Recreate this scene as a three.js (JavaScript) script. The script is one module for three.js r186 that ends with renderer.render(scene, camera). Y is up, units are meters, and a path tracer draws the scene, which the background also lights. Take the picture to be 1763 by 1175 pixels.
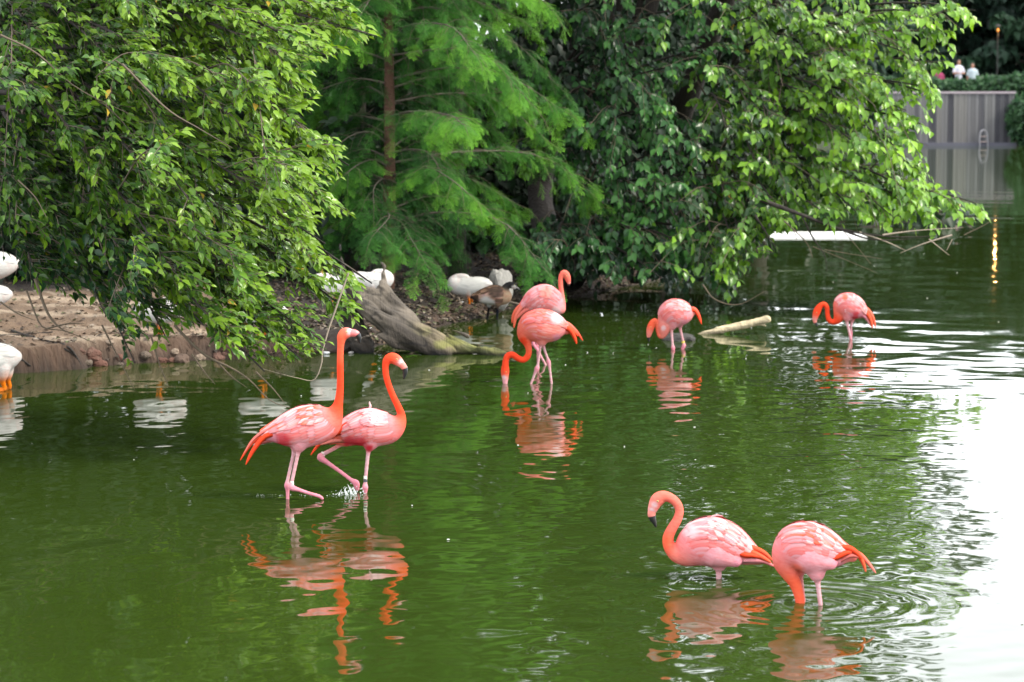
import * as THREE from 'three';
import { mergeGeometries } from 'three/addons/utils/BufferGeometryUtils.js';

// ---------- camera, sky, sun, exposure ----------
const EYE = 2.65, FOCAL = 4500, PW = 1763, PH = 1175, TILT = Math.atan(432.5 / FOCAL);
const scene = new THREE.Scene();
const camera = new THREE.PerspectiveCamera(2 * Math.atan(PH / 2 / FOCAL) * 180 / Math.PI, 1024 / 682, 0.5, 1500);
camera.filmGauge = 36;
camera.position.set(0, EYE, 0);
camera.rotation.x = -TILT;
camera.focus = 16.6;
camera.userData.fStop = 4.6;
const SUN = new THREE.Vector3(0.62, 0.62, 0.2).normalize();
{
  // an even overcast evening sky, a little brighter towards the veiled sun
  const W = 512, H = 256, d = new Float32Array(W * H * 4);
  for (let j = 0; j < H; j++) for (let i = 0; i < W; i++) {
    const el = ((j + 0.5) / H - 0.5) * Math.PI, az = ((i + 0.5) / W - 0.5) * 2 * Math.PI;
    const x = Math.cos(az) * Math.cos(el), y = Math.sin(el), z = Math.sin(az) * Math.cos(el), k = (j * W + i) * 4;
    const mu = x * SUN.x + y * SUN.y + z * SUN.z;
    let L = y >= 0 ? 1.58 - 0.56 * Math.sqrt(y) + 0.25 * Math.pow(Math.max(0, mu), 4) : 0.12;
    if (y >= 0) L *= 1 + 0.05 * Math.sin(x * 7 + 1.3 * Math.sin(z * 5)) * Math.sin(z * 6 + y * 8);
    d[k] = L * 0.97; d[k + 1] = L * 1.0; d[k + 2] = L * 1.05; d[k + 3] = 1;
  }
  const t = new THREE.DataTexture(d, W, H, THREE.RGBAFormat, THREE.FloatType);
  t.mapping = THREE.EquirectangularReflectionMapping; t.magFilter = THREE.LinearFilter; t.needsUpdate = true;
  scene.background = t; scene.environment = t;
}
const sun = new THREE.DirectionalLight(new THREE.Color().setRGB(1, 0.93, 0.8), 2);
sun.name = 'veiled_sun';
sun.position.copy(SUN).multiplyScalar(80).add(new THREE.Vector3(0, 0, -25));
sun.target.position.set(0, 0, -25);
sun.castShadow = true; sun.shadow.radius = 24; sun.shadow.mapSize.set(4096, 4096);
Object.assign(sun.shadow.camera, { left: -40, right: 40, top: 40, bottom: -40, near: 1, far: 200 });
scene.add(sun, sun.target);
const renderer = new THREE.WebGLRenderer({ antialias: true });
renderer.setSize(1024, 682);
renderer.toneMapping = THREE.LinearToneMapping;
renderer.toneMappingExposure = 2.5;
renderer.shadowMap.enabled = true;

// ---------- helpers ----------
function rand(seed) { let a = seed >>> 0; return () => { a = (a + 0x6d2b79f5) | 0; let t = Math.imul(a ^ (a >>> 15), 1 | a); t = (t + Math.imul(t ^ (t >>> 7), 61 | t)) ^ t; return ((t ^ (t >>> 14)) >>> 0) / 4294967296; }; }
const V = (x, y, z) => new THREE.Vector3(x, y, z), C = (r, g, b) => new THREE.Color().setRGB(r, g, b);
const clamp = (x, a, b) => Math.min(b, Math.max(a, x)), lerp = (a, b, t) => a + (b - a) * t, smooth = (x, a, b) => { const t = clamp((x - a) / (b - a), 0, 1); return t * t * (3 - 2 * t); };
const hash3 = (x, y, z) => { let h = Math.imul(x | 0, 374761393) ^ Math.imul(y | 0, 668265263) ^ Math.imul(z | 0, 2147483647 - 61); h = Math.imul(h ^ (h >>> 13), 1274126177); return ((h ^ (h >>> 16)) >>> 0) / 4294967296; };
function noise3(x, y, z) {
  const i = Math.floor(x), j = Math.floor(y), k = Math.floor(z), f = (t) => t * t * (3 - 2 * t), u = f(x - i), v = f(y - j), w = f(z - k);
  const L = (c) => lerp(lerp(hash3(i, j, c), hash3(i + 1, j, c), u), lerp(hash3(i, j + 1, c), hash3(i + 1, j + 1, c), u), v);
  return lerp(L(k), L(k + 1), w) * 2 - 1;
}
const fbm = (x, y, z, n = 4) => { let s = 0, a = 0.5; for (let i = 0; i < n; i++) { s += a * noise3(x, y, z); x = x * 2.03 + 7.1; y = y * 2.03 + 3.7; z = z * 2.03 + 1.9; a *= 0.5; } return s; };
// the ray through a point of the photograph: direction with a forward part of 1
function ray(px, py) {
  const cx = (px - 881.5) / FOCAL, cy = (587.5 - py) / FOCAL, f = Math.cos(TILT) + cy * Math.sin(TILT), y = cy * Math.cos(TILT) - Math.sin(TILT);
  return [cx / f, y / f];
}
const at = (px, py, d) => { const [x, y] = ray(px, py); return V(x * d, EYE + y * d, -d); };
const ground = (px, py, h = 0) => { const [x, y] = ray(px, py), d = (h - EYE) / y; return V(x * d, h, -d); };
const scaleAt = (p) => FOCAL / (-p.z * Math.cos(TILT) + (EYE - p.y) * Math.sin(TILT));   // pixels of the photograph per metre
const taken = new Map();
function numbered(name) { const n = taken.get(name) ?? 0; taken.set(name, n + 1); return n ? `${name}_${String(n).padStart(3, '0')}` : name; }
function tag(o, label, category, group) { o.userData.label = label; if (category) o.userData.category = category; if (group) o.userData.group = group; return o; }
function thing(name, pos, turn, label, category, group) {
  const o = new THREE.Group(); o.name = numbered(name); scene.add(o);
  o.position.copy(pos); o.rotation.y = turn; return tag(o, label, category, group);
}
function part(name, geo, mat, parent) { const m = new THREE.Mesh(geo, mat); m.name = name; m.castShadow = m.receiveShadow = true; parent.add(m); return m; }
function struct(name, geo, mat) { const m = part(name, geo, mat, scene); m.userData.kind = 'structure'; return m; }
const std = (r, g, b, rough = 0.8, more = {}) => new THREE.MeshPhysicalMaterial({ color: C(r, g, b), roughness: rough, ...more });
function dataTex(n, fn, srgb = false) {
  const d = new Uint8Array(n * n * 4);
  for (let j = 0; j < n; j++) for (let i = 0; i < n; i++) { const v = fn(i / n, j / n), k = (j * n + i) * 4; const a = typeof v === 'number' ? [v, v, v] : v; for (let c = 0; c < 3; c++) d[k + c] = clamp(a[c], 0, 1) * 255; d[k + 3] = 255; }
  const t = new THREE.DataTexture(d, n, n); t.wrapS = t.wrapT = THREE.RepeatWrapping; t.magFilter = THREE.LinearFilter; if (srgb) t.colorSpace = THREE.SRGBColorSpace; t.needsUpdate = true; return t;
}
// noise that repeats over the unit square, f cells a side
const tileNoise = (u, v, f, s = 0) => { const x = u * f, y = v * f, i = Math.floor(x), j = Math.floor(y), q = (t) => t * t * (3 - 2 * t), a = q(x - i), b = q(y - j), h = (p, r) => hash3(((p % f) + f) % f, ((r % f) + f) % f, s); return lerp(lerp(h(i, j), h(i + 1, j), a), lerp(h(i, j + 1), h(i + 1, j + 1), a), b); };
const tileFbm = (u, v, f, n, s = 0) => { let t = 0, a = 0.5, m = 0; for (let i = 0; i < n; i++) { t += a * tileNoise(u, v, f << i, s + i); m += a; a *= 0.5; } return t / m; };
function geoFrom(pos, idx, col, uv, nor) {
  const g = new THREE.BufferGeometry();
  g.setAttribute('position', new THREE.BufferAttribute(new Float32Array(pos), 3));
  if (col) g.setAttribute('color', new THREE.BufferAttribute(new Float32Array(col), 3));
  if (uv) g.setAttribute('uv', new THREE.BufferAttribute(new Float32Array(uv), 2));
  g.setIndex(new THREE.BufferAttribute(new Uint32Array(idx), 1));
  if (nor) g.setAttribute('normal', new THREE.BufferAttribute(new Float32Array(nor), 3)); else g.computeVertexNormals();
  return g;
}
// a tapered tube through points, with optional uneven radius
function tube(pts, r0, r1, sides = 6, n = 12, rough = 0, curve) {
  const c = curve ?? new THREE.CatmullRomCurve3(pts), pos = [], idx = [], uv = [];
  let N = V(0, 0, 1); const len = c.getLength();
  for (let i = 0; i <= n; i++) {
    const t = i / n, p = c.getPoint(t), T = c.getTangent(t);
    const B = new THREE.Vector3().crossVectors(T, N); if (B.lengthSq() < 1e-6) B.set(1, 0, 0); B.normalize(); N = new THREE.Vector3().crossVectors(B, T).normalize();
    for (let k = 0; k <= sides; k++) {
      const a = (k % sides) / sides * 2 * Math.PI; let r = lerp(r0, r1, t);
      if (rough) r *= 1 + rough * noise3(p.x * 9 + Math.cos(a) * 1.5, p.y * 4, p.z * 9 + Math.sin(a) * 1.5);
      pos.push(p.x + (N.x * Math.cos(a) + B.x * Math.sin(a)) * r, p.y + (N.y * Math.cos(a) + B.y * Math.sin(a)) * r, p.z + (N.z * Math.cos(a) + B.z * Math.sin(a)) * r);
      uv.push(k / sides * Math.max(0.15, 6.28 * r0), t * len);
    }
  }
  const w = sides + 1;
  for (let i = 0; i < n; i++) for (let k = 0; k < sides; k++) { const a = i * w + k; idx.push(a, a + w, a + 1, a + 1, a + w, a + w + 1); }
  const e = pos.length / 3, p = c.getPoint(1); pos.push(p.x, p.y, p.z); uv.push(0, len);
  for (let k = 0; k < sides; k++) idx.push(n * w + k, e, n * w + k + 1);
  const g = geoFrom(pos, idx, null, uv), nn = g.attributes.normal;
  for (let i = 0; i <= n; i++) { const a = i * w, b = a + sides; const m = V(nn.getX(a) + nn.getX(b), nn.getY(a) + nn.getY(b), nn.getZ(a) + nn.getZ(b)).normalize(); nn.setXYZ(a, m.x, m.y, m.z); nn.setXYZ(b, m.x, m.y, m.z); }
  return g;
}

// ---------- continuous bodies: tapered capsules joined with a smooth minimum, meshed by surface nets ----------
// seg: {a, b (Vector3), ra, rb, wz (flattening across), k (blend), ca, cb (Color), soft}
function segDist(s, x, y, z) {
  const bx = s.b.x - s.a.x, by = s.b.y - s.a.y, bz = (s.b.z - s.a.z) / s.wz, px = x - s.a.x, py = y - s.a.y, pz = (z - s.a.z) / s.wz;
  const l2 = bx * bx + by * by + bz * bz, t = l2 > 1e-12 ? clamp((px * bx + py * by + pz * bz) / l2, 0, 1) : 0;
  const dx = px - bx * t, dy = py - by * t, dz = pz - bz * t;
  s.t = t;
  return (Math.sqrt(dx * dx + dy * dy + dz * dz) - lerp(s.ra, s.rb, t)) * Math.min(1, s.wz);
}
const smin = (a, b, k) => { if (k <= 0) return Math.min(a, b); const h = Math.max(k - Math.abs(a - b), 0) / k; return Math.min(a, b) - h * h * k * 0.25; };
function meshSegs(segs, cell, { warp, colour, uvScale = 1 } = {}) {
  const lo = V(1e9, 1e9, 1e9), hi = V(-1e9, -1e9, -1e9), pad = 0.012 + cell * 2;
  for (const s of segs) for (const [p, r] of [[s.a, s.ra], [s.b, s.rb]]) { const q = r + pad, w = r * s.wz + pad; lo.min(V(p.x - q, p.y - q, p.z - w)); hi.max(V(p.x + q, p.y + q, p.z + w)); }
  const nx = Math.ceil((hi.x - lo.x) / cell) + 2, ny = Math.ceil((hi.y - lo.y) / cell) + 2, nz = Math.ceil((hi.z - lo.z) / cell) + 2, F = new Float32Array(nx * ny * nz).fill(1e3);
  const id = (i, j, k) => (k * ny + j) * nx + i;
  for (const s of segs) {
    const q = Math.max(s.ra, s.rb) + pad, w = Math.max(s.ra, s.rb) * s.wz + pad;
    const i0 = Math.max(0, Math.floor((Math.min(s.a.x, s.b.x) - q - lo.x) / cell)), i1 = Math.min(nx - 1, Math.ceil((Math.max(s.a.x, s.b.x) + q - lo.x) / cell));
    const j0 = Math.max(0, Math.floor((Math.min(s.a.y, s.b.y) - q - lo.y) / cell)), j1 = Math.min(ny - 1, Math.ceil((Math.max(s.a.y, s.b.y) + q - lo.y) / cell));
    const k0 = Math.max(0, Math.floor((Math.min(s.a.z, s.b.z) - w - lo.z) / cell)), k1 = Math.min(nz - 1, Math.ceil((Math.max(s.a.z, s.b.z) + w - lo.z) / cell));
    for (let k = k0; k <= k1; k++) for (let j = j0; j <= j1; j++) for (let i = i0; i <= i1; i++) { const n = id(i, j, k), d = segDist(s, lo.x + i * cell, lo.y + j * cell, lo.z + k * cell); F[n] = smin(F[n], d, s.k); }
  }
  if (warp) for (let k = 0; k < nz; k++) for (let j = 0; j < ny; j++) for (let i = 0; i < nx; i++) { const n = id(i, j, k); if (F[n] < 0.06) F[n] += warp(lo.x + i * cell, lo.y + j * cell, lo.z + k * cell); }
  const vid = new Int32Array(nx * ny * nz).fill(-1), pos = [], idx = [], off = [0, 1, nx, nx + 1, nx * ny, nx * ny + 1, nx * ny + nx, nx * ny + nx + 1];
  const edges = [[0, 1], [2, 3], [4, 5], [6, 7], [0, 2], [1, 3], [4, 6], [5, 7], [0, 4], [1, 5], [2, 6], [3, 7]];
  for (let k = 0; k < nz - 1; k++) for (let j = 0; j < ny - 1; j++) for (let i = 0; i < nx - 1; i++) {
    const n = id(i, j, k); let m = 0; for (let c = 0; c < 8; c++) if (F[n + off[c]] < 0) m |= 1 << c;
    if (m === 0 || m === 255) continue;
    let sx = 0, sy = 0, sz = 0, cnt = 0;
    for (const [a, b] of edges) { if (((m >> a) & 1) === ((m >> b) & 1)) continue; const fa = F[n + off[a]], fb = F[n + off[b]], t = fa / (fa - fb); sx += lerp(a & 1, b & 1, t); sy += lerp((a >> 1) & 1, (b >> 1) & 1, t); sz += lerp(a >> 2, b >> 2, t); cnt++; }
    vid[n] = pos.length / 3; pos.push(lo.x + (i + sx / cnt) * cell, lo.y + (j + sy / cnt) * cell, lo.z + (k + sz / cnt) * cell);
  }
  const quad = (a, b, c, d, flip) => { if (a < 0 || b < 0 || c < 0 || d < 0) return; if (flip) idx.push(a, c, b, a, d, c); else idx.push(a, b, c, a, c, d); };
  for (let k = 1; k < nz - 1; k++) for (let j = 1; j < ny - 1; j++) for (let i = 1; i < nx - 1; i++) {
    const n = id(i, j, k), s = F[n] < 0;
    if (s !== (F[n + 1] < 0)) quad(vid[n - nx - nx * ny], vid[n - nx * ny], vid[n], vid[n - nx], !s);
    if (s !== (F[n + nx] < 0)) quad(vid[n - 1 - nx * ny], vid[n - nx * ny], vid[n], vid[n - 1], s);
    if (s !== (F[n + nx * ny] < 0)) quad(vid[n - 1 - nx], vid[n - nx], vid[n], vid[n - 1], !s);
  }
  const samp = (x, y, z) => { const u = clamp((x - lo.x) / cell, 0, nx - 1.001), v = clamp((y - lo.y) / cell, 0, ny - 1.001), w = clamp((z - lo.z) / cell, 0, nz - 1.001), i = u | 0, j = v | 0, k = w | 0, n = id(i, j, k), a = u - i, b = v - j, c = w - k; return lerp(lerp(lerp(F[n], F[n + 1], a), lerp(F[n + nx], F[n + nx + 1], a), b), lerp(lerp(F[n + nx * ny], F[n + nx * ny + 1], a), lerp(F[n + nx * ny + nx], F[n + nx * ny + nx + 1], a), b), c); };
  const nor = [], col = [], uv = [], e = cell * 0.7;
  for (let n = 0; n < pos.length; n += 3) {
    const x = pos[n], y = pos[n + 1], z = pos[n + 2], g = V(samp(x + e, y, z) - samp(x - e, y, z), samp(x, y + e, z) - samp(x, y - e, z), samp(x, y, z + e) - samp(x, y, z - e)).normalize();
    if (!isFinite(g.x)) g.set(0, 1, 0);
    nor.push(g.x, g.y, g.z); uv.push((x + (g.z < 0 ? 3.3 : 0)) * uvScale, (y + z * 0.5) * uvScale);
    let best = 1e9; const ds = []; for (const s of segs) { const d = segDist(s, x, y, z); ds.push([d, s.t, s]); if (d < best) best = d; }
    let r = 0, gg = 0, b = 0, ww = 0; for (const [d, t, s] of ds) { if (d > best + 0.06) continue; const w = Math.exp(-(d - best) / (s.soft ?? 0.008)); ww += w; r += w * lerp(s.ca.r, s.cb.r, t); gg += w * lerp(s.ca.g, s.cb.g, t); b += w * lerp(s.ca.b, s.cb.b, t); }
    let c = [r / ww, gg / ww, b / ww]; if (colour) c = colour(x, y, z, g, c);
    col.push(c[0], c[1], c[2]);
  }
  return geoFrom(pos, idx, col, uv, nor);
}
// Catmull-Rom through rows of numbers
function spline(rows, sub) {
  const out = [];
  for (let i = 0; i < rows.length - 1; i++) {
    const p = [rows[Math.max(0, i - 1)], rows[i], rows[i + 1], rows[Math.min(rows.length - 1, i + 2)]];
    for (let s = 0; s < sub; s++) { const t = s / sub; out.push(rows[i].map((_, c) => { const a = p[0][c], b = p[1][c], q = p[2][c], d = p[3][c]; return 0.5 * (2 * b + (q - a) * t + (2 * a - 5 * b + 4 * q - d) * t * t + (3 * b - a - 3 * q + d) * t * t * t); })); }
  }
  out.push(rows[rows.length - 1]); return out;
}
// ---------- ground ----------
const SHORE = [[-6000, 21], [-2000, 22], [-400, 23.4], [0, 24.4], [120, 24.8], [240, 25.2], [330, 25.4], [430, 25.7], [600, 26.5], [700, 27.6], [760, 29.3], [830, 30.4], [900, 31.8], [960, 33], [1050, 34.5], [1150, 37], [1230, 42], [1290, 60], [1330, 90], [1380, 120], [1500, 125.3], [1800, 125.3], [2600, 122], [9000, 119]];
function shoreD(px) { for (let i = 1; i < SHORE.length; i++) if (px < SHORE[i][0]) { const [a, b] = [SHORE[i - 1], SHORE[i]]; return lerp(a[1], b[1], clamp((px - a[0]) / (b[0] - a[0]), 0, 1)); } return 119; }
function inland(x, z) { const d = -z; if (d < 4) return -10; return d - shoreD(x / d * 4480 + 881.5) + 0.22 * noise3(x * 1.3, 0, z * 1.3) + 0.1 * noise3(x * 4, 3, z * 4) + 0.05 * noise3(x * 11, 3, z * 11); }
function landHeight(x, z) {
  const s = inland(x, z), d = -z; let h;
  if (s < 0) h = Math.max(-0.8, s * 0.5 - 0.04);
  else {
    const px = x / Math.max(d, 4) * 4480 + 881.5, left = smooth(px, 640, 420);
    h = lerp(0.1, 0.24, left) * smooth(s, 0, lerp(0.6, 0.16, left)) + 0.16 * smooth(s, 0.2, 3.5) + 0.15 * smooth(s, 3, 14) - 0.04 * (1 - smooth(s, 0, 0.05));
    h += left * (0.035 * noise3(x * 2.2, 1, z * 2.2) + 0.025 * noise3(x * 6, 2, z * 6) + 0.01 * noise3(x * 17, 2, z * 17)) * smooth(s, 0.05, 0.5) + (1 - left) * (0.1 * fbm(x * 1.5, 4, z * 1.5, 4) + 0.04 * noise3(x * 8, 2, z * 8)) * smooth(s, 0.1, 0.6);
    if (px > 1340 && d > 100) h = lerp(h, 2.35, smooth(s, 0.3, 0.9));
    
  }
  return h + 4 * smooth(-z, 170, 400);
}
{
  const xs = [], ds = [];
  for (let x = -600; x < -60; x += 60) xs.push(x); for (let x = -60; x < -9; x += 1.5) xs.push(x); for (let x = -9; x < 5; x += 0.055) xs.push(x); for (let x = 5; x < 60; x += 1.1) xs.push(x); for (let x = 60; x <= 600; x += 60) xs.push(x);
  for (let d = -300; d < 0; d += 50) ds.push(d); for (let d = 0; d < 23; d += 1) ds.push(d); for (let d = 23; d < 34; d += 0.06) ds.push(d); for (let d = 34; d < 48; d += 0.3) ds.push(d); for (let d = 48; d < 122; d += 2) ds.push(d); for (let d = 122; d < 130; d += 0.3) ds.push(d); for (let d = 130; d < 700; d *= 1.06) ds.push(d);
  const pos = [], col = [], uv = [], idx = [], n = xs.length;
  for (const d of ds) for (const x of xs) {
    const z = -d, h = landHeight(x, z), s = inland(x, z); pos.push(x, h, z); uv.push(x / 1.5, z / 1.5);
    // dry pale sand on top, brown earth moist at the waterline and darkened over the whole cut face
    const px = x / Math.max(d, 4) * 4480 + 881.5, left = smooth(px, 470, 330) * smooth(s, 5.2, 3.8), wet = Math.max(1 - smooth(h, 0.06, 0.17 + 0.05 * noise3(x * 5, 5, z * 5)), 1 - smooth(s, 0.12, 0.26 + 0.16 * noise3(x * 3, 7, z * 3))), v = 1 + 0.35 * fbm(x * 3, 6, z * 3, 4), pale = smooth(fbm(x * 1.2, 9, z * 3.5, 3), 0.08, 0.25);  // wet: waterline band joined with a dark band over the cut face
    const dry = [lerp(0.125, 0.25, pale), lerp(0.082, 0.19, pale), lerp(0.052, 0.135, pale)], cutEarth = [0.06, 0.034, 0.021], litter = [0.016, 0.011, 0.008];  // litter tone is darkened to carry the shade under the trees
    for (let c = 0; c < 3; c++) { let a = lerp(litter[c], dry[c], left); a = lerp(a, cutEarth[c], wet * 0.92); if (d > 100) a = [0.05, 0.07, 0.03][c]; a *= lerp(0.3, 1, smooth(h, 0.02, 0.1 + 0.08 * noise3(x * 6, 8, z * 6))); col.push(clamp(a * v, 0.006, 0.7)); }
  }
  for (let j = 0; j < ds.length - 1; j++) for (let i = 0; i < n - 1; i++) { const a = j * n + i; idx.push(a, a + 1, a + n, a + 1, a + n + 1, a + n); }
  const bump = dataTex(512, (u, v) => 0.6 * tileFbm(u, v, 8, 6, 3) + 0.4 * tileFbm(u, v, 64, 3, 9));
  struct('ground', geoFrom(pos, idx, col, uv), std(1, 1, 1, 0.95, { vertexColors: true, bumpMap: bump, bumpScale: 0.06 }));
}

// ---------- water: real ripples ----------
const RINGS = [];   // [x, z, wavelength, slope, reach, phase]
const RIPPLE = (() => {
  const r = rand(77), w = [];
  for (let i = 0; i < 64; i++) { const L = 0.085 * Math.pow(26, r()), a = r() * 6.283, k = 6.283 / L; w.push([k * Math.cos(a), k * Math.sin(a), r() * 6.283, L, k]); }
  return w;
})();
function ripple(x, z, out) {
  const d = -z, cut = Math.max(0.085, d > 20 ? 0.085 + (d - 20) * 0.028 : 0);
  let patch = 1 + 0.55 * noise3(x * 0.45, 0, z * 0.16) + 0.3 * noise3(x * 1.7, 5, z * 0.6);
  const px = x / d * 4480 + 881.5, open = smooth(px, 780, 1300) * lerp(1, 0.25, smooth(px, 1520, 1640));
  let S = 0.0029 * patch * (1 + 0.75 * open * smooth(d, 34, 26)) * lerp(1, 0.75, smooth(d, 15, 11)) * lerp(1, 0.6, smooth(px, 1540, 1660));
  if (d > 45) S *= 1.15;
  let h = 0, gx = 0, gz = 0;
  for (const [kx, kz, p, L, k] of RIPPLE) {
    if (L < cut) continue; const f = S * (L < 0.4 ? 1 + 0.8 * open * smooth(d, 32, 27) : 0.75) * Math.min(1, (L - cut) / (cut * 0.5)), a = kx * x + kz * z + p, s = Math.sin(a), c = Math.cos(a);
    h += f / k * s; gx += f * c * kx / k; gz += f * c * kz / k;
  }
  for (const [rx, rz, L, sl, reach, ph, hole] of RINGS) {
    const dx = x - rx, dz = z - rz, q = Math.hypot(dx, dz); if (q > reach || q < 1e-3) continue;
    const k = 6.283 / L, e = sl * (1 - smooth(q, reach * 0.35, reach)) * smooth(q, 0, hole ?? 0.05) / (1 + q * 0.9), wob = 0.5 * noise3(x * 2, 9, z * 2), a = k * q + ph + wob;
    h += e / k * Math.sin(a); gx += e * Math.cos(a) * dx / q; gz += e * Math.cos(a) * dz / q;
  }
  out[0] = h; out[1] = gx; out[2] = gz;
}
function buildWater() {
  const pos = [], nor = [], idx = [], o = [0, 0, 0];
  const patch = (x0, x1, d0, d1, st, flat) => {
    const nx = Math.round((x1 - x0) / st), nd = Math.max(1, Math.round((d1 - d0) / st)), b = pos.length / 3;
    for (let j = 0; j <= nd; j++) for (let i = 0; i <= nx; i++) {
      const x = lerp(x0, x1, i / nx), z = -lerp(d0, d1, j / nd);
      if (flat) { pos.push(x, 0, z); nor.push(0, 1, 0); continue; }
      ripple(x, z, o); pos.push(x, o[0], z); const l = Math.hypot(o[1], 1, o[2]); nor.push(-o[1] / l, 1 / l, -o[2] / l);
    }
    for (let j = 0; j < nd; j++) for (let i = 0; i < nx; i++) { const a = b + j * (nx + 1) + i; idx.push(a, a + 1, a + nx + 1, a + 1, a + nx + 2, a + nx + 1); }
  };
  patch(-5, 5, 11, 21, 0.02); patch(-7, 9, 21, 34, 0.036); patch(-14, 14, 34, 50, 0.09); patch(-42, 42, 50, 128, 0.3);
  patch(-300, -5, 11, 21, 10, true); patch(5, 300, 11, 21, 10, true); patch(-300, -7, 21, 34, 13, true); patch(9, 300, 21, 34, 13, true);
  patch(-300, -14, 34, 50, 16, true); patch(14, 300, 34, 50, 16, true); patch(-300, -42, 50, 128, 39, true); patch(42, 300, 50, 128, 39, true); patch(-300, 300, -200, 11, 70, true);
  const m = new THREE.MeshPhysicalMaterial({ color: C(0.0195, 0.0345, 0.0045), roughness: 0.035, ior: 1.333 }); m.name = 'green pond water';
  const g = geoFrom(pos, idx, null, null, nor);
  return struct('water', g, m);
}
// ---------- birds ----------
const HUE = { O: C(0.68, 0.052, 0.016), o: C(0.66, 0.1, 0.045), c: C(0.64, 0.14, 0.1), k: C(0.63, 0.19, 0.155), P: C(0.6, 0.255, 0.285), p: C(0.62, 0.155, 0.155), R: C(0.45, 0.02, 0.035), W: C(0.6, 0.4, 0.41), L: C(0.5, 0.29, 0.31), l: C(0.54, 0.2, 0.25), B: C(0.012, 0.012, 0.013), w: C(0.46, 0.455, 0.435), y: C(0.5, 0.14, 0.016), n: C(0.09, 0.058, 0.038), d: C(0.045, 0.03, 0.022), t: C(0.26, 0.18, 0.12), g: C(0.5, 0.48, 0.45) };
const featherBump = dataTex(512, (u, v) => { const w = u + 0.35 * v + 0.03 * tileNoise(u, v, 8, 2); return 0.5 * tileNoise(w % 1, v, 24, 4) * 0.6 + 0.4 * tileFbm((u + v) % 1, (v * 3) % 1, 16, 4, 5); });
const featherTone = dataTex(512, (u, v) => { const a = tileFbm((u + v) % 1, (v * 3 + 0.2 * u * 0) % 1, 10, 4, 12), b = tileFbm(u, v, 6, 3, 20), c = 0.74 + 0.3 * a + 0.16 * b; return [Math.min(1, c * 1.06), c * (0.86 + 0.2 * a), c * (0.86 + 0.2 * a)]; });
const birdMat = new THREE.MeshPhysicalMaterial({ vertexColors: true, roughness: 0.75, bumpMap: featherBump, bumpScale: 0.0022, map: featherTone, specularIntensity: 0.25 });
const featherMat = new THREE.MeshPhysicalMaterial({ vertexColors: true, roughness: 0.65, specularIntensity: 0.3 });
const billMat = new THREE.MeshPhysicalMaterial({ vertexColors: true, roughness: 0.35 });
const eyeMat = std(0.6, 0.5, 0.15, 0.1), bandMats = { dark: std(0.05, 0.05, 0.06, 0.5), pale: std(0.7, 0.7, 0.6, 0.5), yellow: std(0.6, 0.45, 0.05, 0.5) };
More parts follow.
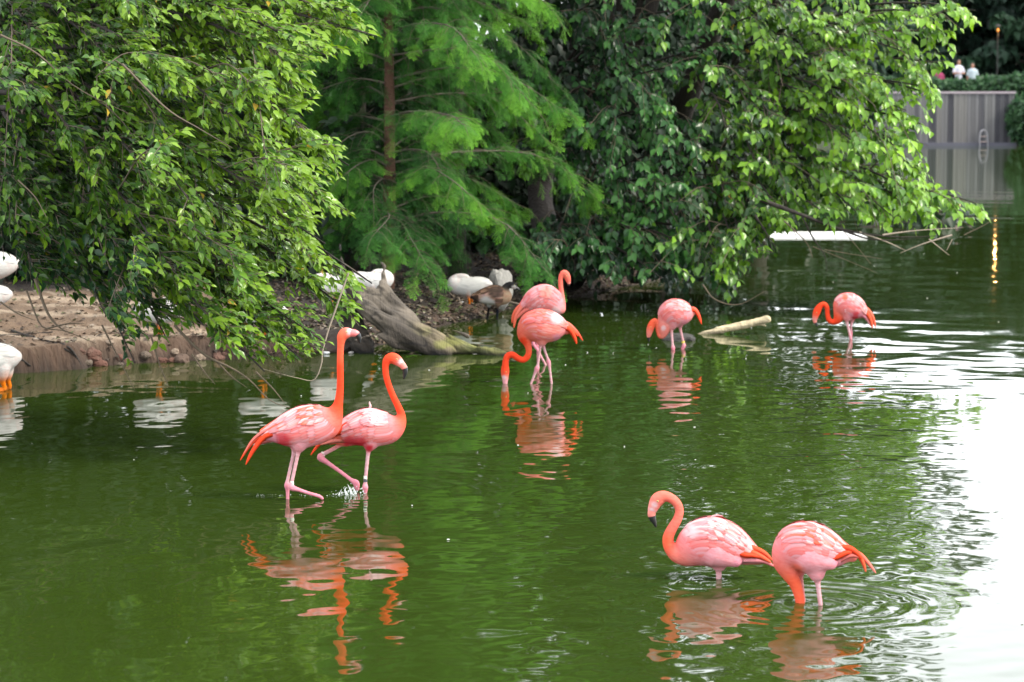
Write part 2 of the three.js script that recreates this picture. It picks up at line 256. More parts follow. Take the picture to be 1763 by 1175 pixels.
function makeBird(name, label, category, group, sp, seed) {
  const [ox, oy, zs] = sp.zoom, [bx, by] = sp.base, P0 = ground(ox + bx / zs, oy + by / zs, sp.lift ?? 0), m = 1 / (scaleAt(P0) * zs), R = rand(seed);
  if (sp.push) P0.multiplyScalar(1);
  const root = thing(name, P0, Math.atan2(-P0.x, -P0.z), label, category, group), depth = sp.depth ?? 0;
  const L = (x, y, w = 0) => V((x - bx) * m, (by - y) * m, w + depth), hue = (h) => HUE[h], segs = [], cell = sp.cell ?? 0.006;
  // head, neck, trunk and tail root as one chain
  const rows = sp.axis.map((a) => { const c = hue(a[4]); return [a[0], a[1], a[2], a[3] ?? 1, c.r, c.g, c.b]; }), fine = spline(rows, 5), body = [];
  const nTrunk = sp.axis.length - 1 - sp.trunk;
  for (let i = 0; i < fine.length - 1; i++) {
    const a = fine[i], b = fine[i + 1], s = { a: L(a[0], a[1]), b: L(b[0], b[1]), ra: Math.max(0.004, a[2] * m), rb: Math.max(0.004, b[2] * m), wz: (a[3] + b[3]) / 2, k: 0.12 * Math.min(a[2], b[2]) * m, ca: C(a[4], a[5], a[6]), cb: C(b[4], b[5], b[6]), soft: 0.012 };
    segs.push(s); if (i >= sp.trunk * 5) body.push(s);
  }
  for (const l of sp.legs) { const f = spline(l.map((q) => { const c = hue(q[4] ?? 'L'); return [q[0], q[1], q[2], q[3], c.r, c.g, c.b]; }), 3); for (let i = 0; i < f.length - 1; i++) { const a = f[i], b = f[i + 1]; segs.push({ a: L(a[0], a[1], a[3]), b: L(b[0], b[1], b[3]), ra: Math.max(0.0035, a[2] * m), rb: Math.max(0.0035, b[2] * m), wz: 1, k: i < 3 ? 0.025 : 0.004, ca: C(a[4], a[5], a[6]), cb: C(b[4], b[5], b[6]), soft: 0.004 }); } }
  for (const l of sp.extra ?? []) { const c = hue(l[6] ?? 'P'); segs.push({ a: L(l[0], l[1], l[7] ?? 0), b: L(l[3], l[4], l[7] ?? 0), ra: l[2] * m, rb: l[5] * m, wz: l[8] ?? 0.8, k: 0.02, ca: c, cb: c, soft: 0.01 }); }
  const spots = (sp.paint ?? []).map(([x, y, r, h]) => ({ p: L(x, y), r: r * m, c: hue(h) }));
  const geo = meshSegs(segs, cell, { uvScale: 4, colour: (x, y, z, n, c) => {
    for (const s of spots) { const q = Math.hypot(x - s.p.x, y - s.p.y) / s.r + 0.25 * noise3(x * 40, y * 40, z * 40), w = 1 - smooth(q, 0.35, 1.25); c = [lerp(c[0], s.c.r, w), lerp(c[1], s.c.g, w), lerp(c[2], s.c.b, w)]; }
    const v = 1 + (sp.mottle ?? 0.1) * noise3(x * 45 + y * 20, y * 60, z * 45); return [Math.min(0.88, c[0] * (0.97 + 0.03 * v)), Math.min(0.88, c[1] * v), Math.min(0.88, c[2] * v)];
  } });
  part('body', geo, birdMat, root);
  // bill
  if (sp.bill) {
    const q = spline(sp.bill.map((b) => [b[0], b[1], b[2]]), 4), pos = [], idx = [], col = [], n = 9;
    q.forEach((a, i) => { const p = L(a[0], a[1]), b = q[Math.min(i + 1, q.length - 1)], e = q[Math.max(i - 1, 0)], T = V(b[0] - e[0], -(b[1] - e[1]), 0).normalize(), N = V(-T.y, T.x, 0), c = hue(i / (q.length - 1) < sp.black ? (sp.billHue ?? 'p') : 'B'); for (let k = 0; k < n; k++) { const u = k / n * 6.283, r = Math.max(0.0015, a[2] * m); pos.push(p.x + N.x * Math.cos(u) * r, p.y + N.y * Math.cos(u) * r, p.z + Math.sin(u) * r * 0.8); col.push(c.r, c.g, c.b); } });
    for (let i = 0; i < q.length - 1; i++) for (let k = 0; k < n; k++) { const a = i * n + k, b = i * n + (k + 1) % n; idx.push(a, b, a + n, b, b + n, a + n); }
    const e = pos.length / 3, t = L(q[q.length - 1][0], q[q.length - 1][1]), c = hue('B'); pos.push(t.x, t.y, t.z); col.push(...(sp.black < 1 ? [c.r, c.g, c.b] : hue(sp.billHue ?? 'p').toArray())); for (let k = 0; k < n; k++) idx.push(e - n + k, e - n + (k + 1) % n, e);
    part('bill', geoFrom(pos, idx, col), billMat, root);
  }
  if (sp.eye) for (const s of [1, -1]) { const p = L(sp.eye[0], sp.eye[1]); let z = 0.04; for (; z > 0; z -= 0.001) { let d = 1e9; for (const q of segs) d = Math.min(d, segDist(q, p.x, p.y, depth + z * s)); if (d < 0.0) break; } const g = new THREE.SphereGeometry(0.0055, 10, 8); g.translate(p.x, p.y, depth + z * s); const e = part('eye', g, eyeMat, root); const pu = new THREE.SphereGeometry(0.0035, 8, 6); pu.translate(p.x, p.y, depth + (z + 0.0032) * s); part('pupil', pu, bandMats.dark, e); }
  // feathers laid on the trunk
  const dist = (p) => { let d = 1e9; for (const s of body) d = smin(d, segDist(s, p.x, p.y, p.z), s.k); return d; };
  const tr = fine.slice(sp.trunk * 5), nT = tr.length - 1;
  const frame = (t) => { const f = clamp(t, 0, 1) * nT, i = Math.min(nT - 1, Math.floor(f)), a = tr[i], b = tr[i + 1], u = f - i, p = L(lerp(a[0], b[0], u), lerp(a[1], b[1], u)), T = V(b[0] - a[0], a[1] - b[1], 0).normalize(); if (t > 1) p.addScaledVector(T, (t - 1) * 0.5); const N = V(-T.y, T.x, 0); if (sp.flipN) N.negate(); return { p, T, N }; };
  // up stays up along the whole trunk
  const up0 = frame(0.5).N.y < 0 ? -1 : 1;
  const skin = (t, th, off) => { const { p, N } = frame(t), D = V(N.x * up0 * Math.cos(th), N.y * up0 * Math.cos(th), Math.sin(th)); let a = 0, b = 0.3; for (let i = 0; i < 14; i++) { const q = (a + b) / 2; if (dist(p.clone().addScaledVector(D, q)) < off) a = q; else b = q; } return p.clone().addScaledVector(D, (a + b) / 2); };
  const grad = (p) => { const e = 0.004, d = (x, y, z) => dist(V(x, y, z)); return V(d(p.x + e, p.y, p.z) - d(p.x - e, p.y, p.z), d(p.x, p.y + e, p.z) - d(p.x, p.y - e, p.z), d(p.x, p.y, p.z + e) - d(p.x, p.y, p.z - e)).normalize(); };
  const edge = sp.wing?.edge ?? [1, 0.6, 0.52], blade = (ctr, width, offs, c0, c1, tipPow = 1) => {   // ctr: points; a strip three points wide that follows the trunk
    const pos = [], col = [], idx = [], n = ctr.length;
    ctr.forEach((p, i) => {
      const s = i / (n - 1), T = ctr[Math.min(n - 1, i + 1)].clone().sub(ctr[Math.max(0, i - 1)]).normalize(), N = grad(p), S = V().crossVectors(N, T).normalize(), w = width * (0.35 + 0.65 * smooth(s, 0, 0.25)) * Math.pow(Math.max(0.02, 1 - Math.pow(s, 3.2)), 0.6 * tipPow);
      for (const e of [-1, 0, 1]) { const q = p.clone().addScaledVector(S, e * w / 2); if (e && offs) { const f = dist(q); if (f < offs(s) - 0.0015) q.addScaledVector(N, offs(s) - 0.0015 - f); else q.addScaledVector(N, -Math.min(0.004, f - offs(s) + 0.0015)); } pos.push(q.x, q.y, q.z); const k = e ? edge : [1, 1, 1]; let f = [lerp(c0.r, c1.r, s) * k[0], lerp(c0.g, c1.g, s) * k[1], lerp(c0.b, c1.b, s) * k[2]]; for (const z of spots) { const d = 1 - smooth(Math.hypot(q.x - z.p.x, q.y - z.p.y) / z.r, 0.5, 1.1), h = [z.c.r, z.c.g, z.c.b]; f = f.map((a, j) => lerp(a, h[j], d * 0.85)); } col.push(...f); }
    });
    for (let i = 0; i < n - 1; i++) for (let j = 0; j < 2; j++) { const a = i * 3 + j; idx.push(a, a + 1, a + 3, a + 1, a + 4, a + 3); }
    return geoFrom(pos, idx, col);
  };
  if (sp.wing) {
    const wsp = sp.wing, rowsN = wsp.rows ?? 7;
    for (const side of [1, -1]) {
      const small = [], long = [];
      for (let r = 0; r < rowsN; r++) {
        const t0 = lerp(wsp.t0 ?? 0.16, wsp.t1 ?? 0.66, r / (rowsN - 1)), big = r >= 3, len = big ? lerp(0.26, 0.36, (r - 3) / (rowsN - 4)) : 0.17, cols = wsp.cols ?? (big ? 11 : 10);
        for (let q = 0; q < cols; q++) {
          const th0 = lerp(wsp.th0 ?? 0.1, (wsp.th1 ?? 1.75) - 0.3, (q + (r % 2) * 0.5 + 0.3 * (R() - 0.5)) / cols), dt = (R() - 0.5) * 0.05, pts = [], off = (s) => 0.002 + s * 0.009 + (big ? 0 : 0.002);
          for (let i = 0; i < 8; i++) { const s = i / 7; pts.push(skin(Math.min(t0 + dt + s * len, 0.985 + s * 0.02), (th0 + (wsp.sweep ?? 0.38) * s + (R() - 0.5) * 0.03) * (1 - (wsp.pinch ?? 0.1) * s) * side, off(s))); }
          const u = R(), small_ = ['P', 'P', 'p', 'W'], pal = big || wsp.edge || wsp.flank ? wsp.hues[Math.floor(u * wsp.hues.length)] : small_[Math.floor(u * 4)], tip = wsp.tips[Math.floor(R() * wsp.tips.length)], jit = 0.92 + 0.14 * R();
          const g = blade(pts, (big ? 0.027 : 0.03) * (wsp.wide ?? 1) * (0.8 + 0.4 * R()), off, hue(pal).clone().multiplyScalar(jit), hue(tip).clone().multiplyScalar(jit));
          (big ? long : small).push(g);
        }
      }
      for (let r = 0; r < 6; r++) for (let q = 0; q < 7; q++) {   // soft flank plumage below the folded wing
        const t0 = lerp(wsp.t0 ?? 0.16, 0.62, r / 5) - 0.06, th0 = lerp(1.0, 2.35, (q + 0.5 * (r % 2) + 0.5 * (R() - 0.5)) / 7), pts = [];
        for (let i = 0; i < 7; i++) { const s = i / 6; pts.push(skin(Math.min(t0 + s * 0.24, 0.97), (th0 + 0.2 * s) * side, 0.0005 + s * 0.0055)); }
        const c0 = hue(wsp.flank?.[Math.floor(R() * wsp.flank.length)] ?? (R() < 0.4 ? 'P' : 'p')).clone().multiplyScalar(0.92 + 0.16 * R()); small.push(blade(pts, 0.042 * (0.8 + 0.4 * R()), (s) => 0.0005 + s * 0.0055, c0, c0.clone().lerp(wsp.flank?.[0] === 'w' ? HUE.w : HUE.W, 0.45 * R()), 0.7));
      }
      if (side > 0) { const w = part('wing', mergeGeometries(small), featherMat, root); for (const g of long) part('feather', g, featherMat, w); }
      else part('wing', mergeGeometries([...small, ...long]), featherMat, root);
    }
  }
  for (const f of sp.tail ?? []) {
    const q = spline(f.p.map((a) => [a[0], a[1]]), 4), n = q.length;
    const pts = q.map(([x, y], i) => L(x, y, (f.z ?? 0) * (1 - 0.4 * i / n))), pos = [], col = [], idx = [], c0 = hue(f.c), c1 = hue(f.e ?? f.c);
    pts.forEach((p, i) => { const s = i / (n - 1), T = pts[Math.min(n - 1, i + 1)].clone().sub(pts[Math.max(0, i - 1)]).normalize(), N = V(-T.y, T.x, 0), w = f.w * m * (0.6 + 0.4 * smooth(s, 0, 0.3)) * Math.pow(Math.max(0.03, 1 - Math.pow(s, 2.5)), 0.6); [[-1, 0], [0, 0.3], [1, 0], [0, -0.3]].forEach(([a, b]) => { pos.push(p.x + N.x * a * w / 2, p.y + N.y * a * w / 2, p.z + b * w / 2); const k = (a ? 1 : 0.9); col.push(lerp(c0.r, c1.r, s) * k, lerp(c0.g, c1.g, s) * k, lerp(c0.b, c1.b, s) * k); }); });
    for (let i = 0; i < n - 1; i++) for (let k = 0; k < 4; k++) { const a = i * 4 + k, b = i * 4 + (k + 1) % 4; idx.push(a, a + 4, b, b, a + 4, b + 4); }
    const g = geoFrom(pos, idx, col); part(f.name ?? 'tail_feather', g, featherMat, root);
  }
  for (const [x, y, w, r, kind] of sp.bands ?? []) { const g = new THREE.CylinderGeometry(r, r, 0.022, 12, 1, true); const p = L(x, y, w); g.translate(p.x, p.y, p.z); part('leg_band', g, bandMats[kind], root); }
  return root;
}
const FL = 'flamingos wading in the green pond', A4 = [390, 540, 3.457], B4 = [840, 440, 4.7], C4 = [1090, 490, 3.918], D4 = [1090, 820, 3.918];
makeBird('flamingo', 'tall flamingo with neck straight up, left of the walking pair', 'flamingo', FL, {
  zoom: A4, base: [375, 1105], trunk: 9,
  axis: [[738, 112, 23, 0.7, 'W'], [712, 116, 32, 0.75, 'o'], [692, 138, 28, 0.85, 'o'], [685, 175, 21, 1, 'o'], [681, 240, 19, 1, 'o'], [680, 310, 19.5, 1, 'O'], [680, 400, 20, 1, 'O'], [676, 480, 22, 1, 'O'], [664, 550, 30, 1, 'O'], [640, 605, 52, 0.95, 'O'], [600, 652, 82, 0.85, 'c'], [545, 662, 106, 0.82, 'p'], [475, 668, 116, 0.82, 'P'], [405, 685, 104, 0.82, 'P'], [335, 698, 74, 0.82, 'P'], [275, 708, 48, 0.7, 'c'], [215, 728, 27, 0.5, 'c']],
  bill: [[742, 114, 24], [768, 117, 22], [783, 126, 19], [792, 145, 15], [797, 174, 6]], black: 0.5, billHue: 'p', eye: [718, 108],
  paint: [[330, 755, 70, 'R'], [270, 745, 45, 'l'], [740, 104, 22, 'W'], [440, 780, 60, 'P']],
  extra: [[520, 700, 72, 440, 765, 40, 'P', 0.03]],
  legs: [[[440, 745, 42, 0.03, 'P'], [432, 800, 22, 0.03, 'P'], [425, 835, 12, 0.03], [405, 925, 10.5, 0.03], [388, 1005, 11, 0.03], [388, 1032, 18, 0.03, 'l'], [425, 1045, 12, 0.03, 'l'], [490, 1068, 10, 0.03, 'l'], [548, 1086, 10, 0.03, 'l'], [570, 1102, 8, 0.03, 'l']], [[420, 745, 40, -0.03, 'P'], [408, 800, 21, -0.03, 'P'], [400, 840, 11.5, -0.03], [380, 925, 10, -0.03], [363, 1000, 10.5, -0.03], [361, 1028, 17, -0.03, 'l'], [363, 1055, 11, -0.03, 'l'], [363, 1105, 9.5, -0.03, 'l'], [363, 1160, 9, -0.03, 'l']]],
  bands: [[389, 1003, 0.03, 0.0125, 'pale']],
  wing: { hues: ['P', 'P', 'W', 'o', 'p', 'c'], tips: ['P', 'W', 'P', 'W', 'o'], th1: 1.5 },
  tail: [{ p: [[330, 690], [240, 702], [150, 770], [84, 868]], w: 26, c: 'o', z: 0.03, e: 'O' }, { p: [[320, 705], [235, 722], [165, 800], [117, 892]], w: 34, c: 'O', z: 0.05 }, { p: [[300, 715], [230, 730], [185, 775], [140, 850]], w: 40, c: 'O', z: 0.02 }, { p: [[310, 680], [235, 690], [160, 745], [105, 830]], w: 22, c: 'p', z: 0.04, e: 'c' }, { p: [[320, 740], [250, 748], [205, 762], [180, 770]], w: 40, c: 'p', z: 0 }],
}, 11);
makeBird('flamingo', 'flamingo with one leg lifted mid-stride, right of the walking pair', 'flamingo', FL, {
  zoom: A4, base: [826, 1064], trunk: 10,
  axis: [[1040, 296, 22, 0.7, 'W'], [1012, 272, 30, 0.78, 'o'], [985, 262, 30, 0.82, 'O'], [960, 275, 25, 0.95, 'O'], [949, 310, 19, 1, 'O'], [951, 360, 18, 1, 'O'], [966, 420, 18, 1, 'O'], [993, 490, 18.5, 1, 'O'], [1024, 555, 20, 1, 'O'], [1040, 605, 25, 1, 'O'], [1022, 655, 46, 0.95, 'o'], [968, 688, 78, 0.85, 'p'], [905, 682, 98, 0.82, 'P'], [840, 676, 106, 0.82, 'P'], [775, 684, 90, 0.82, 'P'], [715, 700, 62, 0.8, 'c'], [660, 720, 38, 0.7, 'o'], [610, 742, 22, 0.5, 'o']],
  bill: [[1038, 294, 23], [1054, 312, 20], [1064, 332, 17], [1064, 358, 13], [1057, 388, 5]], black: 0.38, billHue: 'k', eye: [1016, 268],
  paint: [[790, 765, 62, 'R'], [730, 755, 45, 'R'], [850, 790, 24, 'R'], [885, 610, 50, 'W'], [1040, 284, 20, 'W']],
  extra: [[900, 720, 62, 860, 765, 32, 'P', 0.02], [740, 740, 34, 600, 752, 20, 'c', 0, 0.6]],
  legs: [[[868, 745, 40, 0.03, 'P'], [850, 795, 21, 0.03, 'R'], [843, 830, 12, 0.03], [833, 920, 10.5, 0.03], [826, 1000, 10.5, 0.03], [825, 1032, 17, 0.03, 'l'], [826, 1062, 10, 0.03, 'l'], [826, 1120, 9, 0.03, 'l']], [[740, 745, 35, -0.02, 'R'], [690, 775, 14, -0.02], [620, 815, 12, -0.02], [578, 836, 12.5, -0.02], [560, 857, 20, -0.02, 'l'], [604, 890, 13, -0.02, 'l'], [680, 945, 11, -0.02, 'l'], [742, 993, 11.5, -0.02, 'l'], [770, 1012, 19, -0.02, 'l'], [776, 1040, 14, -0.02, 'l'], [780, 1052, 9, -0.02, 'l']]],
  bands: [[826, 990, 0.03, 0.0125, 'dark'], [827, 972, 0.03, 0.0122, 'pale'], [578, 833, -0.02, 0.014, 'pale']],
  wing: { hues: ['P', 'P', 'W', 'W', 'o', 'p'], tips: ['W', 'P', 'P', 'W'], th1: 1.45 },
  tail: [{ p: [[760, 640], [725, 660], [680, 690], [640, 716]], w: 58, c: 'O', z: 0.075 }, { p: [[700, 716], [640, 735], [560, 768], [503, 838]], w: 30, c: 'o', z: 0.02, e: 'O' }, { p: [[720, 700], [650, 720], [590, 745], [540, 790]], w: 30, c: 'O', z: 0.03 }, { p: [[850, 575], [858, 550], [854, 535], [853, 520]], w: 16, c: 'W', z: 0, name: 'plume' }, { p: [[790, 740], [720, 742], [640, 752], [560, 775]], w: 40, c: 'k', z: 0.035 }],
}, 12);
makeBird('flamingo', 'coral flamingo dipping its bill in the water, in front of another near the log', 'flamingo', FL, {
  zoom: B4, base: [430, 1038], trunk: 12,
  axis: [[140, 1000, 24, 0.75, 'W'], [138, 965, 29, 0.8, 'o'], [139, 930, 32, 0.85, 'O'], [141, 890, 26, 1, 'O'], [146, 845, 24, 1, 'O'], [163, 812, 25, 1, 'O'], [200, 803, 24, 1, 'O'], [245, 833, 24, 1, 'O'], [288, 845, 23, 1, 'O'], [322, 815, 24, 1, 'O'], [332, 765, 24, 1, 'o'], [318, 705, 34, 1, 'o'], [300, 645, 58, 0.95, 'o'], [328, 590, 84, 0.88, 'c'], [378, 568, 116, 0.84, 'c'], [440, 570, 130, 0.82, 'k'], [505, 574, 112, 0.82, 'k'], [560, 580, 76, 0.82, 'P'], [605, 588, 48, 0.7, 'c'], [645, 605, 30, 0.5, 'O']],
  bill: [[140, 996, 25], [139, 1018, 22], [140, 1045, 18], [143, 1075, 8]], black: 0.75, billHue: 'P', eye: [146, 940],
  paint: [[560, 660, 40, 'l'], [560, 500, 60, 'W'], [130, 985, 22, 'W'], [290, 690, 40, 'O']],
  extra: [[450, 640, 66, 435, 690, 32, 'k', 0.03]],
  legs: [[[435, 660, 40, 0.03, 'k'], [430, 710, 18, 0.03, 'P'], [424, 740, 11, 0.03], [413, 820, 10, 0.03], [404, 885, 11, 0.03], [397, 912, 19, 0.03, 'l'], [380, 955, 11, 0.03], [350, 1035, 9.5, 0.03], [335, 1075, 9, 0.03]], [[450, 660, 38, -0.03, 'k'], [448, 715, 17, -0.03, 'P'], [456, 760, 11, -0.03], [482, 835, 11, -0.03], [491, 866, 17, -0.03, 'l'], [500, 920, 10.5, -0.03], [513, 1020, 9.5, -0.03], [518, 1070, 9, -0.03]]],
  wing: { hues: ['k', 'c', 'P', 'o', 'p', 'W'], tips: ['P', 'k', 'c', 'p'], th1: 1.4, flank: ['k', 'k', 'c', 'p'] },
  tail: [{ p: [[560, 540], [640, 548], [712, 610], [768, 688]], w: 34, c: 'k', z: 0.02, e: 'O' }, { p: [[560, 570], [650, 590], [695, 650], [718, 714]], w: 44, c: 'O', z: 0.045, e: 'O' }, { p: [[570, 560], [650, 580], [690, 610], [730, 650]], w: 40, c: 'o', z: 0.03, e: 'O' }, { p: [[510, 690], [560, 662], [590, 640], [610, 620]], w: 40, c: 'l', z: 0.02 }],
}, 13);
makeBird('flamingo', 'pale pink flamingo with raised curved neck, behind the coral flamingo near the log', 'flamingo', FL, {
  zoom: B4, base: [450, 885], trunk: 8,
  axis: [[650, 205, 19, 0.75, 'c'], [640, 170, 26, 0.8, 'c'], [622, 145, 27, 0.85, 'c'], [602, 148, 22, 0.95, 'c'], [588, 190, 19, 1, 'c'], [590, 260, 18.5, 1, 'c'], [600, 330, 19, 1, 'c'], [606, 395, 22, 1, 'c'], [590, 435, 36, 1, 'k'], [545, 405, 68, 0.85, 'P'], [500, 368, 100, 0.82, 'P'], [450, 350, 110, 0.82, 'P'], [395, 360, 94, 0.82, 'P'], [340, 385, 62, 0.82, 'p'], [295, 415, 38, 0.7, 'c'], [258, 450, 22, 0.5, 'c']],
  bill: [[648, 200, 19], [653, 218, 15], [653, 236, 10], [648, 250, 3]], black: 0.55, billHue: 'k', eye: [634, 165],
  paint: [[555, 440, 45, 'W'], [470, 290, 60, 'k']],
  legs: [[[450, 420, 40, 0.03, 'P'], [425, 520, 16, 0.03, 'P'], [365, 690, 15, 0.03, 'l'], [400, 760, 10, 0.03, 'l'], [465, 880, 9, 0.03], [480, 920, 9, 0.03]], [[470, 420, 40, -0.03, 'P'], [450, 520, 15, -0.03, 'P'], [400, 700, 14, -0.03, 'l'], [404, 790, 9, -0.03, 'l'], [406, 890, 9, -0.03], [406, 930, 9, -0.03]]],
  wing: { hues: ['P', 'P', 'p', 'W'], tips: ['P', 'p', 'P'], th1: 1.5 },
  tail: [{ p: [[340, 350], [270, 400], [215, 465], [195, 545]], w: 40, c: 'c', z: 0.03, e: 'o' }, { p: [[340, 380], [275, 420], [225, 500], [211, 584]], w: 40, c: 'k', z: 0.045, e: 'o' }, { p: [[430, 420], [350, 425], [290, 450], [235, 510]], w: 44, c: 'p', z: 0.06, e: 'c' }],
}, 14);
makeBird('flamingo', 'flamingo with lowered head and bill over the water beside the pale stick', 'flamingo', FL, {
  zoom: C4, base: [300, 440], trunk: 9,
  axis: [[107, 345, 15, 0.75, 'k'], [111, 320, 20, 0.8, 'k'], [119, 290, 24, 0.82, 'o'], [131, 262, 22, 0.9, 'o'], [148, 246, 17, 1, 'o'], [162, 265, 16, 1, 'o'], [170, 310, 16, 1, 'o'], [182, 345, 18, 1, 'o'], [200, 340, 24, 1, 'k'], [212, 290, 44, 0.95, 'k'], [232, 225, 60, 0.85, 'k'], [262, 195, 84, 0.82, 'P'], [300, 190, 86, 0.82, 'P'], [335, 194, 66, 0.82, 'P'], [365, 192, 42, 0.75, 'k'], [392, 186, 24, 0.6, 'c']],
  bill: [[107, 342, 15], [104, 360, 11], [106, 376, 7], [109, 390, 3]], black: 0.3, billHue: 'k', eye: [120, 285],
  paint: [[205, 290, 20, 'W'], [350, 250, 25, 'l']],
  legs: [[[275, 250, 34, 0.03, 'P'], [263, 290, 14, 0.03, 'P'], [260, 320, 9, 0.03], [267, 405, 8.5, 0.03], [270, 425, 13, 0.03, 'l'], [271, 450, 10, 0.03, 'l'], [272, 490, 9, 0.03, 'l']], [[310, 240, 32, -0.03, 'P'], [315, 280, 14, -0.03, 'P'], [322, 320, 9, -0.03], [340, 395, 8.5, -0.03], [343, 414, 13, -0.03, 'l'], [333, 440, 10, -0.03, 'l'], [325, 470, 9, -0.03, 'l']]],
  bands: [[338, 390, -0.03, 0.016, 'yellow']],
  wing: { hues: ['P', 'k', 'P', 'W'], tips: ['P', 'W', 'k'], th1: 1.4 },
  tail: [{ p: [[365, 175], [405, 160], [440, 200], [461, 266]], w: 28, c: 'c', z: 0.03, e: 'O' }, { p: [[365, 185], [410, 172], [435, 205], [455, 255]], w: 24, c: 'O', z: 0.04 }, { p: [[345, 235], [380, 210], [402, 185], [415, 160]], w: 26, c: 'p', z: 0.02 }],
}, 15);
makeBird('flamingo', 'farthest right flamingo, s-curved neck lowered to the glittering water', 'flamingo', FL, {
  zoom: C4, base: [1470, 368], trunk: 10,
  axis: [[1227, 240, 15, 0.75, 'W'], [1232, 215, 20, 0.8, 'o'], [1243, 180, 24, 0.82, 'O'], [1262, 148, 19, 0.95, 'O'], [1288, 135, 16, 1, 'O'], [1308, 158, 15, 1, 'O'], [1313, 205, 15, 1, 'O'], [1325, 242, 17, 1, 'O'], [1355, 254, 18, 1, 'O'], [1385, 232, 30, 1, 'O'], [1398, 185, 44, 0.9, 'o'], [1416, 145, 62, 0.85, 'c'], [1440, 140, 78, 0.82, 'p'], [1475, 150, 78, 0.82, 'P'], [1510, 165, 58, 0.82, 'P'], [1540, 185, 38, 0.75, 'c'], [1565, 205, 22, 0.6, 'c']],
  bill: [[1226, 238, 16], [1229, 255, 13], [1236, 270, 9], [1247, 290, 3]], black: 0.42, billHue: 'k', eye: [1240, 190],
  paint: [[1500, 205, 38, 'R'], [1470, 200, 20, 'l'], [1425, 80, 26, 'o'], [1535, 205, 24, 'l']],
  legs: [[[1448, 195, 36, 0.03, 'P'], [1442, 235, 15, 0.03, 'P'], [1446, 265, 9, 0.03], [1458, 315, 8.5, 0.03], [1470, 365, 9, 0.03, 'l'], [1478, 410, 8, 0.03, 'l']], [[1470, 200, 34, -0.03, 'P'], [1476, 245, 12, -0.03, 'P'], [1470, 290, 8, -0.03], [1472, 330, 9, -0.03, 'l'], [1470, 360, 8.5, -0.03, 'l'], [1468, 400, 8, -0.03, 'l']]],
  wing: { hues: ['P', 'p', 'k', 'P'], tips: ['P', 'W', 'p'], th1: 1.4 },
  tail: [{ p: [[1530, 150], [1575, 165], [1615, 220], [1634, 290]], w: 30, c: 'c', z: 0.02, e: 'o' }, { p: [[1530, 165], [1570, 185], [1600, 235], [1614, 292]], w: 34, c: 'O', z: 0.04, e: 'o' }, { p: [[1500, 195], [1545, 200], [1580, 235], [1604, 280]], w: 30, c: 'k', z: 0.03, e: 'P' }, { p: [[1465, 195], [1510, 195], [1545, 205], [1575, 225]], w: 40, c: 'R', z: 0.05, e: 'l' }],
}, 16);
makeBird('flamingo', 'front flamingo with black-tipped bill raised on a looped neck', 'flamingo', FL, {
  zoom: D4, base: [577, 688], trunk: 12,
  axis: [[128, 232, 29, 0.72, 'W'], [140, 200, 36, 0.78, 'k'], [165, 158, 44, 0.8, 'c'], [205, 136, 36, 0.9, 'c'], [252, 148, 31, 1, 'c'], [293, 183, 29, 1, 'c'], [311, 235, 28, 1, 'c'], [296, 295, 30, 1, 'c'], [262, 355, 33, 1, 'c'], [236, 418, 36, 1, 'o'], [246, 480, 40, 1, 'o'], [298, 528, 56, 1, 'c'], [365, 520, 86, 0.9, 'k'], [420, 470, 125, 0.84, 'p'], [485, 442, 150, 0.82, 'P'], [560, 442, 152, 0.82, 'P'], [635, 460, 134, 0.82, 'P'], [705, 488, 100, 0.82, 'P'], [775, 515, 62, 0.75, 'c'], [840, 545, 34, 0.6, 'k']],
  bill: [[126, 236, 29], [123, 262, 27], [130, 290, 23], [143, 318, 15], [155, 348, 5]], black: 0.36, billHue: 'k', eye: [165, 165],
  paint: [[145, 190, 26, 'W'], [128, 225, 22, 'W'], [385, 355, 60, 'W'], [715, 575, 45, 'l']],
  extra: [[560, 510, 90, 690, 560, 40, 'P', 0.06], [770, 555, 34, 880, 565, 18, 'P', 0.01, 0.6], [520, 560, 45, 575, 585, 35, 'P', 0]],
  legs: [[[585, 555, 50, 0.02, 'P'], [580, 610, 27, 0.02, 'P'], [576, 640, 17, 0.02], [577, 690, 15.5, 0.02], [578, 760, 14, 0.02]], [[560, 540, 45, -0.04, 'P'], [575, 600, 20, -0.04, 'P'], [580, 640, 15, -0.04], [585, 690, 14, -0.04], [588, 760, 13, -0.04]]],
  wing: { hues: ['P', 'W', 'W', 'P', 'o', 'k'], tips: ['P', 'W', 'W', 'p'], th1: 1.4, wide: 1.05 },
  tail: [{ p: [[720, 450], [800, 470], [880, 505], [938, 556]], w: 44, c: 'O', z: 0.05, e: 'o' }, { p: [[720, 480], [790, 500], [860, 530], [930, 570]], w: 50, c: 'O', z: 0.06, e: 'o' }, { p: [[700, 500], [760, 515], [800, 520], [850, 530]], w: 44, c: 'O', z: 0.08, e: 'O' }, { p: [[740, 560], [820, 555], [890, 565], [948, 596]], w: 44, c: 'P', z: 0.05, e: 'p' }, { p: [[505, 300], [530, 270], [565, 260], [607, 266]], w: 15, c: 'W', z: 0.01, name: 'plume', e: 'P' }],
}, 17);
